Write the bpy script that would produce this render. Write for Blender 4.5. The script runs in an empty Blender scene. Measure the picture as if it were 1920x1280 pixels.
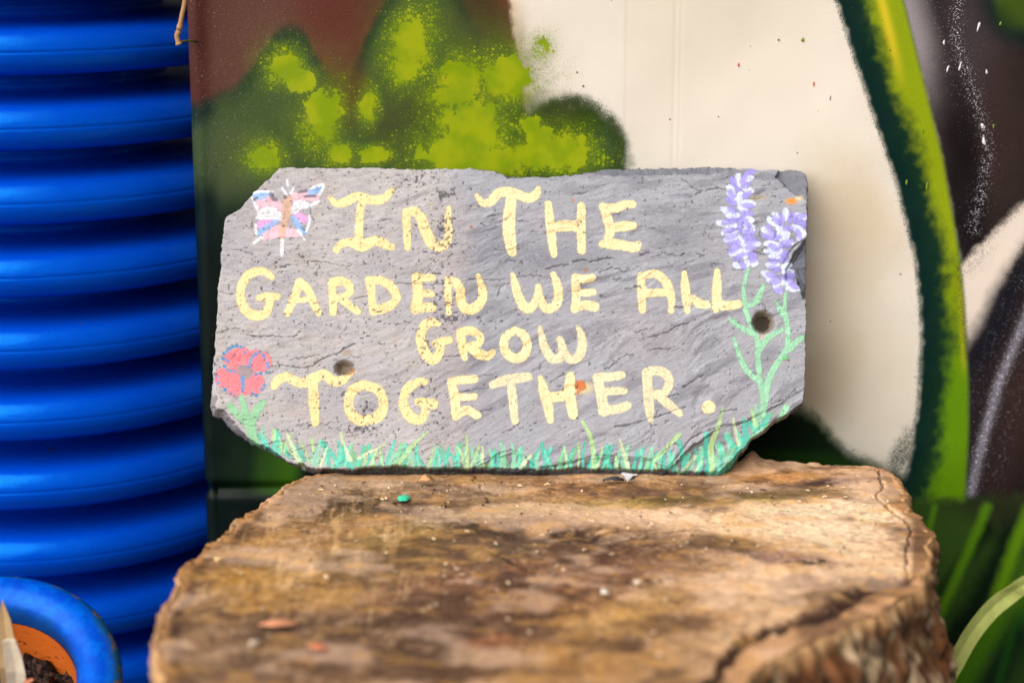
import bpy, math, random
import numpy as np
from mathutils import Vector, Matrix

R = math.radians
random.seed(4)
rng = np.random.default_rng(11)
scene = bpy.context.scene

# ------------------------------------------------------------------ camera, world, sun, exposure
CAM_Y, CAM_Z, PITCH, FPX = -1.33, 0.4178, R(13.5), 3733.0
cam_d = bpy.data.cameras.new('camera')
cam = bpy.data.objects.new('camera', cam_d)
scene.collection.objects.link(cam)
cam.location = (0, CAM_Y, CAM_Z)
cam.rotation_euler = (R(90) - PITCH, 0, 0)
cam_d.sensor_width = 36.0
cam_d.lens = FPX / 1920 * 36
cam_d.clip_start = 0.02
cam_d.clip_end = 400
cam_d.dof.use_dof = True
cam_d.dof.focus_distance = 1.385
cam_d.dof.aperture_fstop = 3.2
scene.camera = cam

SUN = Vector((-0.86, -0.92, 1.0)).normalized()
world = bpy.data.worlds.new('World'); scene.world = world
world.use_nodes = True
wn = world.node_tree; wn.nodes.clear()
wo = wn.nodes.new('ShaderNodeOutputWorld'); bg = wn.nodes.new('ShaderNodeBackground')
sky = wn.nodes.new('ShaderNodeTexSky'); sky.sky_type = 'NISHITA'; sky.sun_disc = False
sky.sun_elevation = math.asin(SUN.z); sky.sun_rotation = math.atan2(SUN.x, SUN.y)
sky.dust_density = 4.0; sky.air_density = 1.0
hs = wn.nodes.new('ShaderNodeHueSaturation'); hs.inputs['Saturation'].default_value = 0.32
wn.links.new(sky.outputs[0], hs.inputs['Color']); wn.links.new(hs.outputs[0], bg.inputs[0])
bg.inputs[1].default_value = 0.06
wn.links.new(bg.outputs[0], wo.inputs[0])
sl = bpy.data.lights.new('sun', 'SUN'); sl.energy = 3.7; sl.angle = R(76); sl.color = (1.0, 0.95, 0.88)
so = bpy.data.objects.new('sun', sl); scene.collection.objects.link(so)
so.rotation_euler = SUN.to_track_quat('Z', 'Y').to_euler(); so.location = (-3, -3, 6)
scene.view_settings.view_transform = 'Standard'; scene.view_settings.look = 'None'
scene.view_settings.gamma = 1.0; scene.view_settings.use_curve_mapping = False
scene.view_settings.exposure = 0.27
try:
    scene.cycles.max_bounces = 6; scene.cycles.transparent_max_bounces = 16
except Exception: pass

# ------------------------------------------------------------------ helpers
def to_px(P):
    """world points (n,3) -> photograph pixels"""
    P = np.asarray(P, dtype=np.float64)
    X = P[..., 0]; Y = P[..., 1] - CAM_Y; Z = P[..., 2] - CAM_Z
    c, s = math.cos(PITCH), math.sin(PITCH)
    dep = Y * c - Z * s; up = Y * s + Z * c
    return 960 + FPX * X / dep, 640 - FPX * up / dep

def ray(px, py):
    px = np.asarray(px, float); py = np.asarray(py, float)
    x = (px - 960) / FPX; u = -(py - 640) / FPX
    c, s = math.cos(PITCH), math.sin(PITCH)
    return x, c + u * s, -s + u * c

def on_z(px, py, z):
    x, y, zz = ray(px, py); t = (z - CAM_Z) / zz
    return x * t, CAM_Y + y * t

def on_y(px, py, y0):
    x, y, zz = ray(px, py); t = (y0 - CAM_Y) / y
    return x * t, CAM_Z + zz * t

def at(px, py, y0):
    x, z = on_y(px, py, y0); return Vector((float(x), y0, float(z)))

def lin(c):
    c = np.asarray(c, dtype=np.float64) / 255.0
    return np.where(c <= 0.04045, c / 12.92, ((c + 0.055) / 1.055) ** 2.4)

def L4(c): return tuple(lin(c)) + (1.0,)

_tab = {}
def vnoise(x, y, seed=0):
    if seed not in _tab: _tab[seed] = np.random.default_rng(1000 + seed).random((256, 256))
    T = _tab[seed]
    xi = np.floor(x).astype(np.int64); yi = np.floor(y).astype(np.int64)
    fx = x - xi; fy = y - yi
    fx = fx * fx * fx * (fx * (fx * 6 - 15) + 10); fy = fy * fy * fy * (fy * (fy * 6 - 15) + 10)
    x0 = xi & 255; x1 = (xi + 1) & 255; y0 = yi & 255; y1 = (yi + 1) & 255
    return (T[x0, y0] * (1 - fx) + T[x1, y0] * fx) * (1 - fy) + (T[x0, y1] * (1 - fx) + T[x1, y1] * fx) * fy

def fbm(x, y, octv=4, seed=0, gain=0.5):
    s = 0; a = 1; t = 0
    for i in range(octv):
        s = s + a * vnoise(x * 2 ** i + 17.3 * i, y * 2 ** i + 9.1 * i, seed + i); t += a; a *= gain
    return s / t

def sstep(a, b, x):
    t = np.clip((x - a) / (b - a), 0, 1); return t * t * (3 - 2 * t)

def smooth_line(pts, k=5):
    P = np.array(pts, float)
    if len(P) < 3: return P
    Q = np.vstack([2 * P[0] - P[1], P, 2 * P[-1] - P[-2]])
    out = []
    for i in range(1, len(Q) - 2):
        for j in range(k):
            t = j / k
            out.append(0.5 * (2 * Q[i] + (Q[i + 1] - Q[i - 1]) * t + (2 * Q[i - 1] - 5 * Q[i] + 4 * Q[i + 1] - Q[i + 2]) * t * t
                              + (-Q[i - 1] + 3 * Q[i] - 3 * Q[i + 1] + Q[i + 2]) * t ** 3))
    out.append(P[-1]); return np.array(out)

def seg_field(X, Y, pts):
    """min over segments of (distance - radius); pts (n,3) x,y,r"""
    best = np.full(X.shape, 1e9)
    for a, b in zip(pts[:-1], pts[1:]):
        dx, dy = b[0] - a[0], b[1] - a[1]; l2 = dx * dx + dy * dy + 1e-9
        t = np.clip(((X - a[0]) * dx + (Y - a[1]) * dy) / l2, 0, 1)
        d = np.hypot(X - a[0] - t * dx, Y - a[1] - t * dy) - (a[2] + t * (b[2] - a[2]))
        best = np.minimum(best, d)
    return best

def line_dist(X, Y, pts):
    p = np.array([[a[0], a[1], 0] for a in pts], float); return seg_field(X, Y, p)

def poly_sd(X, Y, poly):
    """signed distance, positive inside"""
    P = np.array(poly, float); n = len(P)
    best = np.full(X.shape, 1e18); ins = np.zeros(X.shape, bool)
    for i in range(n):
        a = P[i]; b = P[(i + 1) % n]
        dx, dy = b - a; l2 = dx * dx + dy * dy + 1e-12
        t = np.clip(((X - a[0]) * dx + (Y - a[1]) * dy) / l2, 0, 1)
        best = np.minimum(best, (X - a[0] - t * dx) ** 2 + (Y - a[1] - t * dy) ** 2)
        c = ((a[1] > Y) != (b[1] > Y)) & (X < dx * (Y - a[1]) / (dy if abs(dy) > 1e-12 else 1e-12) + a[0])
        ins ^= c
    d = np.sqrt(best); return np.where(ins, d, -d)

def link(name, me, mat=None, parent=None):
    o = bpy.data.objects.new(name, me); scene.collection.objects.link(o)
    if mat is not None: me.materials.append(mat)
    if parent is not None: o.parent = parent
    return o

def tag(o, label=None, cat=None, group=None, kind=None):
    if label: o['label'] = label
    if cat: o['category'] = cat
    if group: o['group'] = group
    if kind: o['kind'] = kind
    return o

def empty(name, loc=(0, 0, 0)):
    o = bpy.data.objects.new(name, None); scene.collection.objects.link(o); o.location = loc
    o.empty_display_size = 0.05
    return o

def np_mesh(name, V, F, smooth=True, cols=None, floats=None):
    """V (n,3), F (m,4) or (m,3)"""
    V = np.ascontiguousarray(V, dtype=np.float32); F = np.ascontiguousarray(F, dtype=np.int32)
    me = bpy.data.meshes.new(name)
    k = F.shape[1]
    me.vertices.add(len(V)); me.vertices.foreach_set('co', V.ravel())
    me.loops.add(F.size); me.loops.foreach_set('vertex_index', F.ravel())
    me.polygons.add(len(F))
    me.polygons.foreach_set('loop_start', np.arange(0, F.size, k, dtype=np.int32))
    me.update(calc_edges=True)
    me.polygons.foreach_set('use_smooth', np.full(len(F), smooth))
    for nm, c in (cols or {}).items():
        a = me.color_attributes.new(nm, 'FLOAT_COLOR', 'POINT')
        a.data.foreach_set('color', np.ascontiguousarray(c, dtype=np.float32).ravel())
    for nm, c in (floats or {}).items():
        a = me.attributes.new(nm, 'FLOAT', 'POINT')
        a.data.foreach_set('value', np.ascontiguousarray(c, dtype=np.float32).ravel())
    me.validate(); me.update()
    return me

def py_mesh(name, V, F, smooth=True):
    me = bpy.data.meshes.new(name); me.from_pydata([tuple(v) for v in V], [], F)
    for p in me.polygons: p.use_smooth = smooth
    me.update(); return me

def grid_cells(mask):
    """mask (ny,nx) of vertices -> quads whose four corners are all in mask"""
    ny, nx = mask.shape
    idx = np.arange(ny * nx).reshape(ny, nx)
    ok = mask[:-1, :-1] & mask[:-1, 1:] & mask[1:, 1:] & mask[1:, :-1]
    return np.stack([idx[:-1, :-1][ok], idx[:-1, 1:][ok], idx[1:, 1:][ok], idx[1:, :-1][ok]], 1)

def compact(V, F, *arrs):
    used = np.unique(F); remap = np.full(len(V), -1, dtype=np.int64); remap[used] = np.arange(len(used))
    return (V[used], remap[F], used) + tuple(a[used] for a in arrs)

def tube(path, radii, seg=8, cap=True):
    V = []; F = []
    path = [Vector(p) for p in path]; n = len(path)
    for i, p in enumerate(path):
        t = (path[min(i + 1, n - 1)] - path[max(i - 1, 0)]).normalized()
        a = t.cross(Vector((0.13, 0.9, 0.3))).normalized(); b = t.cross(a)
        for j in range(seg):
            an = 2 * math.pi * j / seg
            V.append(p + (a * math.cos(an) + b * math.sin(an)) * radii[i])
    for i in range(n - 1):
        for j in range(seg):
            k = (j + 1) % seg
            F.append((i * seg + j, i * seg + k, (i + 1) * seg + k, (i + 1) * seg + j))
    if cap:
        F.append(tuple(range(seg))[::-1]); F.append(tuple((n - 1) * seg + j for j in range(seg)))
    return V, F

def lathe(profile, seg=96, ang0=0, ang1=2 * math.pi):
    p = np.array(profile, float); m = len(p)
    closed = abs((ang1 - ang0) - 2 * math.pi) < 1e-6
    th = np.linspace(ang0, ang1, seg, endpoint=not closed)
    V = np.stack([np.outer(np.cos(th), p[:, 0]), np.outer(np.sin(th), p[:, 0]), np.tile(p[:, 1], (seg, 1))], -1).reshape(-1, 3)
    F = []
    i = np.arange(seg if closed else seg - 1)[:, None]; j = np.arange(m - 1)[None]
    i2 = (i + 1) % seg
    F = np.stack([i * m + j, i2 * m + j, i2 * m + j + 1, i * m + j + 1], -1).reshape(-1, 4)
    return V, F

# ------------------------------------------------------------------ materials
def new_mat(name, col=(0.5, 0.5, 0.5), rough=0.6, spec=0.4, coat=0.0):
    m = bpy.data.materials.new(name); m.use_nodes = True
    nt = m.node_tree; b = nt.nodes['Principled BSDF']
    b.inputs['Base Color'].default_value = (*col[:3], 1); b.inputs['Roughness'].default_value = rough
    b.inputs['Specular IOR Level'].default_value = spec
    b.inputs['Coat Weight'].default_value = coat; b.inputs['Coat Roughness'].default_value = 0.12
    return m, nt, b

def N(nt, t, **kw):
    n = nt.nodes.new(t)
    for k, v in kw.items(): setattr(n, k, v)
    return n

def attr(nt, nm):
    n = N(nt, 'ShaderNodeAttribute'); n.attribute_name = nm; return n

def math_(nt, op, a, b=None, clamp=False):
    n = N(nt, 'ShaderNodeMath', operation=op); n.use_clamp = clamp
    for i, v in enumerate((a, b)):
        if v is None: continue
        if isinstance(v, (int, float)): n.inputs[i].default_value = v
        else: nt.links.new(v, n.inputs[i])
    return n.outputs[0]

def mapr(nt, v, a, b, c=0.0, d=1.0, smooth=True):
    n = N(nt, 'ShaderNodeMapRange')
    if smooth: n.interpolation_type = 'SMOOTHSTEP'
    nt.links.new(v, n.inputs[0])
    for i, q in zip((1, 2, 3, 4), (a, b, c, d)): n.inputs[i].default_value = q
    return n.outputs[0]

def mixc(nt, f, a, b, blend='MIX'):
    n = N(nt, 'ShaderNodeMix', data_type='RGBA', blend_type=blend)
    for s, v in ((n.inputs[0], f), (n.inputs[6], a), (n.inputs[7], b)):
        if isinstance(v, (int, float)): s.default_value = v
        elif isinstance(v, tuple): s.default_value = v
        else: nt.links.new(v, s)
    return n.outputs[2]

def noise_n(nt, scale, detail=3, rough=0.6, coord=None, stretch=None, rot=None):
    n = N(nt, 'ShaderNodeTexNoise'); n.inputs['Scale'].default_value = scale
    n.inputs['Detail'].default_value = detail; n.inputs['Roughness'].default_value = rough
    c = N(nt, 'ShaderNodeTexCoord').outputs['Object'] if coord is None else coord
    if stretch or rot:
        mp = N(nt, 'ShaderNodeMapping'); nt.links.new(c, mp.inputs[0])
        if stretch: mp.inputs['Scale'].default_value = stretch
        if rot: mp.inputs['Rotation'].default_value = rot
        c = mp.outputs[0]
    nt.links.new(c, n.inputs['Vector'])
    return n.outputs['Fac']

def vor_n(nt, scale, feature='F1', coord=None, stretch=None):
    n = N(nt, 'ShaderNodeTexVoronoi'); n.inputs['Scale'].default_value = scale; n.feature = feature
    c = N(nt, 'ShaderNodeTexCoord').outputs['Object'] if coord is None else coord
    if stretch:
        mp = N(nt, 'ShaderNodeMapping'); nt.links.new(c, mp.inputs[0]); mp.inputs['Scale'].default_value = stretch; c = mp.outputs[0]
    nt.links.new(c, n.inputs['Vector'])
    return n

def bump(nt, b, h, strength=0.3, dist=0.001):
    n = N(nt, 'ShaderNodeBump'); n.inputs['Strength'].default_value = strength; n.inputs['Distance'].default_value = dist
    nt.links.new(h, n.inputs['Height']); nt.links.new(n.outputs[0], b.inputs['Normal'])

# ------------------------------------------------------------------ ground and the wall behind
GZ = -0.25
m_ground, nt, b = new_mat('garden_soil', (0.07, 0.05, 0.035), 0.95, 0.1)
c1 = noise_n(nt, 14, 8, 0.7)
nt.links.new(mixc(nt, mapr(nt, c1, .35, .7), (0.035, 0.025, 0.018, 1), (0.14, 0.11, 0.08, 1)), b.inputs['Base Color'])
bump(nt, b, noise_n(nt, 90, 6, 0.7), 0.8, 0.01)
g = link('ground', py_mesh('ground', [(-200, -200, GZ), (200, -200, GZ), (200, 200, GZ), (-200, 200, GZ)], [(0, 1, 2, 3)], False), m_ground)
tag(g, kind='structure')

m_wall, nt, b = new_mat('rendered_wall', (0.10, 0.095, 0.09), 0.9, 0.15)
nt.links.new(mixc(nt, noise_n(nt, 9, 6), (0.05, 0.048, 0.045, 1), (0.16, 0.15, 0.14, 1)), b.inputs['Base Color'])
bump(nt, b, noise_n(nt, 160, 4), 0.5, 0.003)
def box_mesh(name, x0, x1, y0, y1, z0, z1):
    V = [(x, y, z) for x in (x0, x1) for y in (y0, y1) for z in (z0, z1)]
    F = [(0, 1, 3, 2), (4, 6, 7, 5), (0, 4, 5, 1), (2, 3, 7, 6), (0, 2, 6, 4), (1, 5, 7, 3)]
    return py_mesh(name, V, F, False)
w = link('garden_wall', box_mesh('garden_wall', -2.5, 2.5, 0.62, 0.84, GZ, 1.6), m_wall)
tag(w, 'dark rendered garden wall standing behind the barrel and the painted panel', 'wall')

# ------------------------------------------------------------------ painted panel
YW = 0.106
PR = 0.010                               # corner radius
xl = float(on_y(371, 640, YW)[0])        # left silhouette
fine = 0.00098
x_f = np.arange(xl + PR, 0.39, fine)
x_c = np.linspace(0.39, 0.95, 24)[1:]
th = np.linspace(math.pi / 2, 0, 12)[:-1]
bx = np.concatenate([[xl, xl], xl + PR - PR * np.sin(th), x_f, x_c])
by = np.concatenate([[YW + PR + .03, YW + PR + .012], YW + PR - PR * np.cos(th), np.full(len(x_f) + len(x_c), YW)])
z_f = np.arange(-0.205, 0.33, fine)
bz = np.concatenate([np.linspace(GZ + .002, -0.205, 8)[:-1], z_f, np.linspace(0.33, 0.85, 24)[1:]])
nx, nz = len(bx), len(bz)
BX, BZ = np.meshgrid(bx, bz); BY = np.tile(by, (nz, 1))
# px mapping
PX, PY = to_px(np.stack([BX, BY, BZ], -1))
# relief of the panel: recess line near the bottom, two seams, dents, thick paint
x_face = np.clip((bx - xl) / PR, 0, 1)[None, :]
zg = float(on_y(500, 918, YW)[1])
lft = sstep(950, 760, PX)
gro = np.exp(-((BZ - zg) / 0.0045) ** 2) * 0.006 * lft
low = sstep(zg + 0.002, zg - 0.006, BZ) * 0.0025 * lft
xs1 = float(on_y(1170, 200, YW)[0]); xs2 = float(on_y(1264, 200, YW)[0])
seam = sstep(xs1 - .0006, xs1 + .0012, BX) * 0.00018 + np.exp(-((BX - xs2) / .0014) ** 2) * .00018 + np.exp(-((BX - xs2 - .004) / .0012) ** 2) * .00012
wav = (fbm(BX * 9, BZ * 9, 3, 60) - .5) * .004
dn = (gro + low + seam + wav)
BY = BY + dn * x_face
# left side follows the groove a little too
BX = BX + (gro * 0.6) * (1 - x_face)

def field_on(PX, PY):
    """paint layers of the mural, in picture coordinates"""
    n1 = (fbm(PX / 60, PY / 60, 4, 1) - .5); n2 = (fbm(PX / 14, PY / 14, 3, 5) - .5)
    A = np.zeros(PX.shape + (3,)); A[:] = lin((226, 219, 209))
    def mix(mask, col, a=1.0):
        m = np.clip(mask * a, 0, 1)[..., None]; A[:] = A * (1 - m) + lin(col) * m
    def blob(cx, cy, rx, ry, ang=0, soft=0.5, wob=0.25):
        c, s = math.cos(R(ang)), math.sin(R(ang))
        u = ((PX - cx) * c + (PY - cy) * s) / rx; v = (-(PX - cx) * s + (PY - cy) * c) / ry
        d = np.hypot(u, v) + n1 * wob * 2 + n2 * wob * 1.0
        return 1 - sstep(1 - soft * .5, 1 + soft * .5, d)
    # beige field variations
    mix(sstep(1160, 1178, PX) * .5 * sstep(1800, 1700, PX), (222, 212, 197))
    mix(blob(1340, 60, 190, 110, 0, 1.4), (206, 194, 174), .45)
    mix(blob(1480, 200, 230, 170, -20, 1.5), (230, 221, 208), .7)
    mix(blob(1600, 400, 70, 120, -25, 1.4), (208, 190, 162), .7)
    mix(blob(1560, 560, 60, 200, 5, 1.4), (208, 193, 167), .6)
    mix(blob(1540, 720, 60, 90, 20, 1.4), (176, 162, 130), .7)
    mix(blob(1630, 700, 80, 160, -12, 1.2), (218, 207, 186), .5)
    mix(blob(1040, 120, 60, 140, 0, 1.4), (224, 215, 202), .6)
    # left half: brown and greens
    edge = 957 + np.interp(PY, [-200, 0, 60, 200, 330], [-6, -3, 4, 26, 34]) - 957 + 957
    leftm = sstep(6, -6, PX - edge + n2 * 8)
    bleed = np.exp(-np.clip(PX - edge, 0, None) / 16) * (PX >= edge) * sstep(320, 240, PY)
    mix(bleed, (214, 176, 130), .75)
    mix(leftm, (80, 42, 34))
    mix(leftm * blob(500, 60, 170, 150, 0, 1.4), (100, 66, 56), .9)
    mix(leftm * blob(620, 40, 70, 140, 0, 1.2), (98, 50, 40), .9)
    mix(leftm * sstep(30, 0, np.abs(PX - 375)), (78, 34, 28), .9)
    mix(leftm * sstep(40, 0, np.abs(PX - edge + 8)), (122, 62, 36), .85)
    mix(leftm * blob(880, 70, 80, 130, 0, 1.3), (72, 52, 34), .95)
    # green hills with a dark blue-green soft top
    hill = np.interp(PX, [300, 372, 400, 440, 480, 515, 545, 570, 590, 615, 650, 690, 730, 760, 830, 900, 960, 1000],
                     [190, 190, 178, 160, 110, 58, 42, 55, 95, 130, 150, 60, -15, -60, -70, 60, 90, 120])
    hd = PY - hill + n2 * 10
    wedge = blob(640, 150, 46, 100, 10, 1.2)
    gm = sstep(-12, 22, hd) * sstep(986, 960, PX - (PY > 200) * 20)
    mix(gm * leftm, (26, 48, 42))
    mix(gm * leftm * sstep(20, 70, hd), (58, 76, 46))
    mix(blob(450, 230, 80, 70, 0, 1.4) * sstep(385, 420, PX) * gm, (70, 88, 42), .7)
    mix(blob(430, 330, 70, 90, 0, 1.2) * sstep(385, 400, PX), (74, 86, 56), .8)
    mix(blob(870, 130, 110, 110, 10, 1.3), (74, 78, 40), .8)
    mix(blob(790, 110, 80, 60, 0, 1.3), (58, 84, 44), .7)
    mix(blob(650, 160, 40, 60, 0, 1.3), (92, 56, 40), .6)
    mix(blob(660, 170, 30, 30, 0, 1.3), (88, 50, 34), .7)
    mix(blob(760, 240, 60, 60, 0, 1.3), (66, 58, 40), .7)
    mix(blob(800, 260, 60, 60, 0, 1.3), (36, 58, 40), .6)
    mix(blob(1000, 260, 90, 70, 0, 1.1), (40, 66, 26), .9)
    # hump that runs out over the beige
    hump = blob(1072, 296, 102, 108, 12, .28, .14)
    mix(hump * (PY > 150), (38, 62, 26))
    mix(hump * blob(1140, 300, 60, 60, 0, 1.2), (16, 50, 46), .9)
    mix(hump * blob(1050, 205, 50, 30, 0, 1.2), (58, 62, 30), .6)
    # under the slate, left side
    mix(sstep(330, 420, PY) * sstep(900, 700, PX), (22, 40, 30))
    mix(sstep(290, 400, PY + n2 * 30) * sstep(420, 394, PX), (8, 34, 34))
    mix(sstep(420, 520, PY) * sstep(900, 700, PX), (10, 30, 28))
    mix(blob(520, 880, 42, 120, 4, .9, .05) * sstep(935, 925, PY), (60, 104, 14), .95)
    mix(blob(470, 890, 50, 120, 4, 1.2, .05) * sstep(935, 925, PY), (26, 52, 24), .6)
    mix(sstep(925, 945, PY) * sstep(900, 700, PX), (6, 28, 28))
    # dark green hump between slate and stem
    hum = np.interp(PX, [1380, 1430, 1500, 1530, 1560, 1590, 1630, 1690, 1720], [770, 765, 762, 780, 815, 848, 868, 888, 900])
    hd2 = PY - hum + n2 * 14
    mix(sstep(-22, 14, hd2) * (PX > 1300) * (PX < 1760), (70, 88, 44), .7)
    mix(sstep(-8, 22, hd2) * (PX > 1300) * (PX < 1760), (14, 40, 18))
    mix(blob(1480, 870, 130, 26, 4, 1.0), (34, 72, 12), .8)
    # dark zone on the right
    sr = np.interp(PY, [-300, 0, 100, 220, 300, 400, 480, 560, 650, 720, 800, 940, 1300],
                   [1600, 1690, 1715, 1745, 1765, 1782, 1795, 1803, 1808, 1812, 1812, 1806, 1800])
    slf = np.interp(PY, [-300, 0, 70, 170, 250, 340, 430, 480, 560, 640, 750, 830, 880, 960, 1100, 1300],
                    [1480, 1568, 1590, 1622, 1650, 1680, 1702, 1715, 1725, 1728, 1722, 1712, 1700, 1680, 1660, 1640])
    rm = sstep(-10, 10, PX - sr + n2 * 12)
    mix(rm, (45, 37, 38))
    mix(rm * sstep(70, 5, PX - sr) * sstep(260, 60, PY), (150, 141, 146), .95)
    mix(rm * blob(1830, 80, 60, 190, 10, 1.3), (78, 66, 70), .6)
    mix(rm * blob(1880, 250, 50, 160, 5, 1.4), (62, 46, 42), .8)
    mix(rm * blob(1812, 330, 34, 190, -6, 1.2), (26, 20, 24), .8)
    tr = blob(1925, -10, 85, 92, 35, .7, .08); mix(tr, (6, 40, 36)); mix(blob(1930, -12, 60, 60, 35, .8, .08), (96, 112, 20))
    mix(blob(1905, 20, 36, 40, 35, 1.0, .08), (42, 66, 18), .7)
    # pale wedge
    wd = poly_sd(PX, PY, [(1796, 500), (1850, 446), (1925, 372), (2100, 190), (2100, 300), (1935, 440), (1890, 520), (1850, 610), (1815, 665), (1804, 600)])
    mix(sstep(-8, 8, wd + n2 * 14), (222, 208, 196))
    # dark diagonal below it, with a lavender grey streak
    dd = poly_sd(PX, PY, [(1815, 668), (1850, 606), (1890, 520), (1930, 448), (2100, 300), (2100, 1300), (1790, 1300), (1806, 940)])
    mix(sstep(-9, 9, dd), (44, 34, 37))
    mix(blob(1862, 600, 26, 150, 27, 1.2), (26, 30, 42), .8)
    mix(blob(1905, 780, 40, 160, 14, 1.4), (60, 42, 38), .8)
    st = line_dist(PX, PY, [(1960, 500), (1921, 600), (1872, 720), (1838, 840), (1818, 935)])
    mix(np.exp(-(st / 9) ** 2) * sstep(945, 925, PY), (130, 128, 140), .7)
    # stem
    body = sstep(-7, 7, PX - slf + n2 * 8) * sstep(9, -3, PX - sr)
    mix(body, (6, 46, 42))
    lw = np.interp(PY, [-200, 0, 150, 300, 450, 650, 900], [40, 52, 50, 54, 50, 44, 40])
    g2 = sstep(-12, 30, PX - slf - lw + n1 * 26 + n2 * 22) * sstep(9, -3, PX - sr)
    mix(body * sstep(-40, 10, PX - slf - lw + n2 * 20), (28, 62, 26), .7)
    lime = np.where((PY < 600)[..., None], lin((148, 166, 18)), lin((112, 152, 14)))
    t6 = sstep(450, 760, PY)[..., None]
    lime = lin((138, 156, 14)) * (1 - t6) + lin((96, 138, 8)) * t6
    m = g2[..., None]; A[:] = A * (1 - m) + lime * m
    yl = line_dist(PX, PY, [(1640, -60), (1658, 20), (1680, 110), (1700, 200)])
    mix(np.exp(-(yl / 9) ** 2) * sstep(190, 60, PY), (214, 190, 40), .85)
    mix(np.exp(-((PX - sr + 3) / 5) ** 2) * sstep(500, 560, PY) * sstep(720, 660, PY), (190, 176, 36), .5)
    # right bottom, below the recess line
    lm = sstep(918, 952, PY + n2 * 24) * sstep(1640, 1700, PX)
    mix(lm, (50, 80, 26))
    mix(lm * blob(1860, 950, 90, 60, 0, 1.4), (44, 42, 30), .8)
    mix(lm * blob(1790, 1010, 60, 50, 0, 1.3), (56, 86, 30), .8)
    def stroke(pts, w, col, a=1.0, soft=1.0):
        d = line_dist(PX, PY, pts) + n2 * w * .35
        mix(lm * (1 - sstep(w * (1 - soft), w * (1 + soft * .6), d)), col, a)
    stroke([(1745, 1150), (1790, 1080), (1850, 990)], 16, (6, 28, 16), .85)
    stroke([(1760, 1240), (1830, 1140), (1900, 1000)], 30, (6, 30, 20), .9)
    stroke([(1860, 1290), (1900, 1200), (1990, 1100)], 34, (6, 34, 26), .85)
    stroke([(1930, 1120), (1900, 1180), (1870, 1290)], 10, (36, 92, 22), .6)
    stroke([(1750, 1170), (1790, 1090), (1830, 1000), (1850, 950)], 11, (86, 132, 16), .95)
    stroke([(1740, 1000), (1752, 950)], 7, (86, 132, 16), .8)
    stroke([(1855, 1170), (1880, 1090), (1905, 1020), (1935, 950)], 15, (98, 142, 14))
    stroke([(1790, 1300), (1830, 1230), (1870, 1160)], 26, (70, 118, 14), .9)
    stroke([(1900, 1130), (1940, 1060)], 24, (76, 122, 18), .7)
    stroke([(1925, 1300), (1960, 1200)], 20, (34, 70, 30), .8)
    lime_d = np.zeros(PX.shape); wide = np.zeros(PX.shape)
    for cx, cy, rx, ry, an in ((535, 125, 24, 24, 0), (498, 296, 24, 20, 0), (605, 215, 30, 42, 5), (770, 85, 30, 48, 12), (760, 130, 20, 20, 0), (690, 200, 14, 26, 10),
                               (862, 148, 32, 32, 0), (850, 180, 40, 18, 0), (950, 148, 38, 36, 0), (700, 292, 26, 14, -10), (880, 240, 50, 48, 0), (870, 290, 74, 34, 0),
                               (997, 238, 17, 18, 0), (1050, 286, 50, 30, 10), (1010, 262, 26, 22, 0), (1090, 262, 8, 8, 0), (640, 290, 20, 16, 0), (925, 300, 60, 24, 0), (560, 150, 30, 20, 20), (1015, 92, 14, 18, 20), (920, 205, 6, 14, 8), (1000, 290, 40, 24, 0)):
        c, s = math.cos(R(an)), math.sin(R(an))
        u = ((PX - cx) * c + (PY - cy) * s) / rx; v = (-(PX - cx) * s + (PY - cy) * c) / ry
        d = np.hypot(u, v) + n1 * .8 + n2 * .9
        core = 1 - sstep(.75, 1.15, d)
        halo = .56 * np.clip(1 + n1 * 1.6, .3, 1.3) * np.exp(-(np.clip(d - 1, 0, None) / 1.15) ** 1.2)
        if cx > 1005 and cy < 120: core *= .55
        else: wide = np.maximum(wide, .85 * np.exp(-(np.clip(d - .95, 0, None) / .85) ** 1.25))
        lime_d = np.maximum(lime_d, np.maximum(core, halo))
    lime_d *= sstep(330 + 40, 330, PY)
    mix(wide * sstep(1190, 1120, PX) * np.clip(.75 + n1 * 1.2 + n2 * .6, 0, 1.2) * np.clip(leftm + hump, 0, 1), (104, 128, 20))
    grain = np.zeros(PX.shape)         # how grainy the edge of the spray is here
    grain += .22 * blob(1040, 190, 70, 120, 0, 1.4) * sstep(955, 985, PX)
    grain += .16 * np.exp(-(np.clip(np.abs(PX - edge) - 5, 0, None) / 40)) * (PX > edge) * sstep(340, 280, PY)
    humpd = np.hypot((PX - 1072) / 88, (PY - 292) / 96)
    grain = np.maximum(grain, .62 * np.exp(-((humpd - 1.04) / .20) ** 2) * (PX > 985))
    grain = np.maximum(grain, .5 * np.exp(-((PX - slf + 1) / 7) ** 2))
    grain = np.maximum(grain, .16 * np.exp(-((PX - slf + 10) / 26) ** 2) * (PX < slf))
    grain = np.maximum(grain, .45 * np.exp(-((hd2 + 0) / 14) ** 2) * (PX > 1440) * (PX < 1730))
    grain = np.maximum(grain, .45 * np.exp(-(wd / 16) ** 2) * (PX > 1780))
    grain = np.maximum(grain, .35 * blob(1820, 480, 36, 70, 40, 1.3))
    grain = np.maximum(grain, .6 * blob(1690, 850, 26, 60, 25, 1.3) * (PX < slf + 6))
    grain = np.maximum(grain, .5 * blob(1590, 400, 60, 90, 0, 1.5) * .28)
    gcol = np.zeros(PX.shape + (3,)); gcol[:] = lin((44, 56, 28))
    mk = (PX > 1300)[..., None] & (PX < 1750)[..., None]
    gcol = np.where(mk, lin((20, 48, 36)), gcol)
    gcol = np.where((PX > 1560)[..., None] & (PX < 1600 + 40)[..., None] & (PY > 330)[..., None] & (PY < 640)[..., None], lin((150, 120, 84)), gcol)
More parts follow.
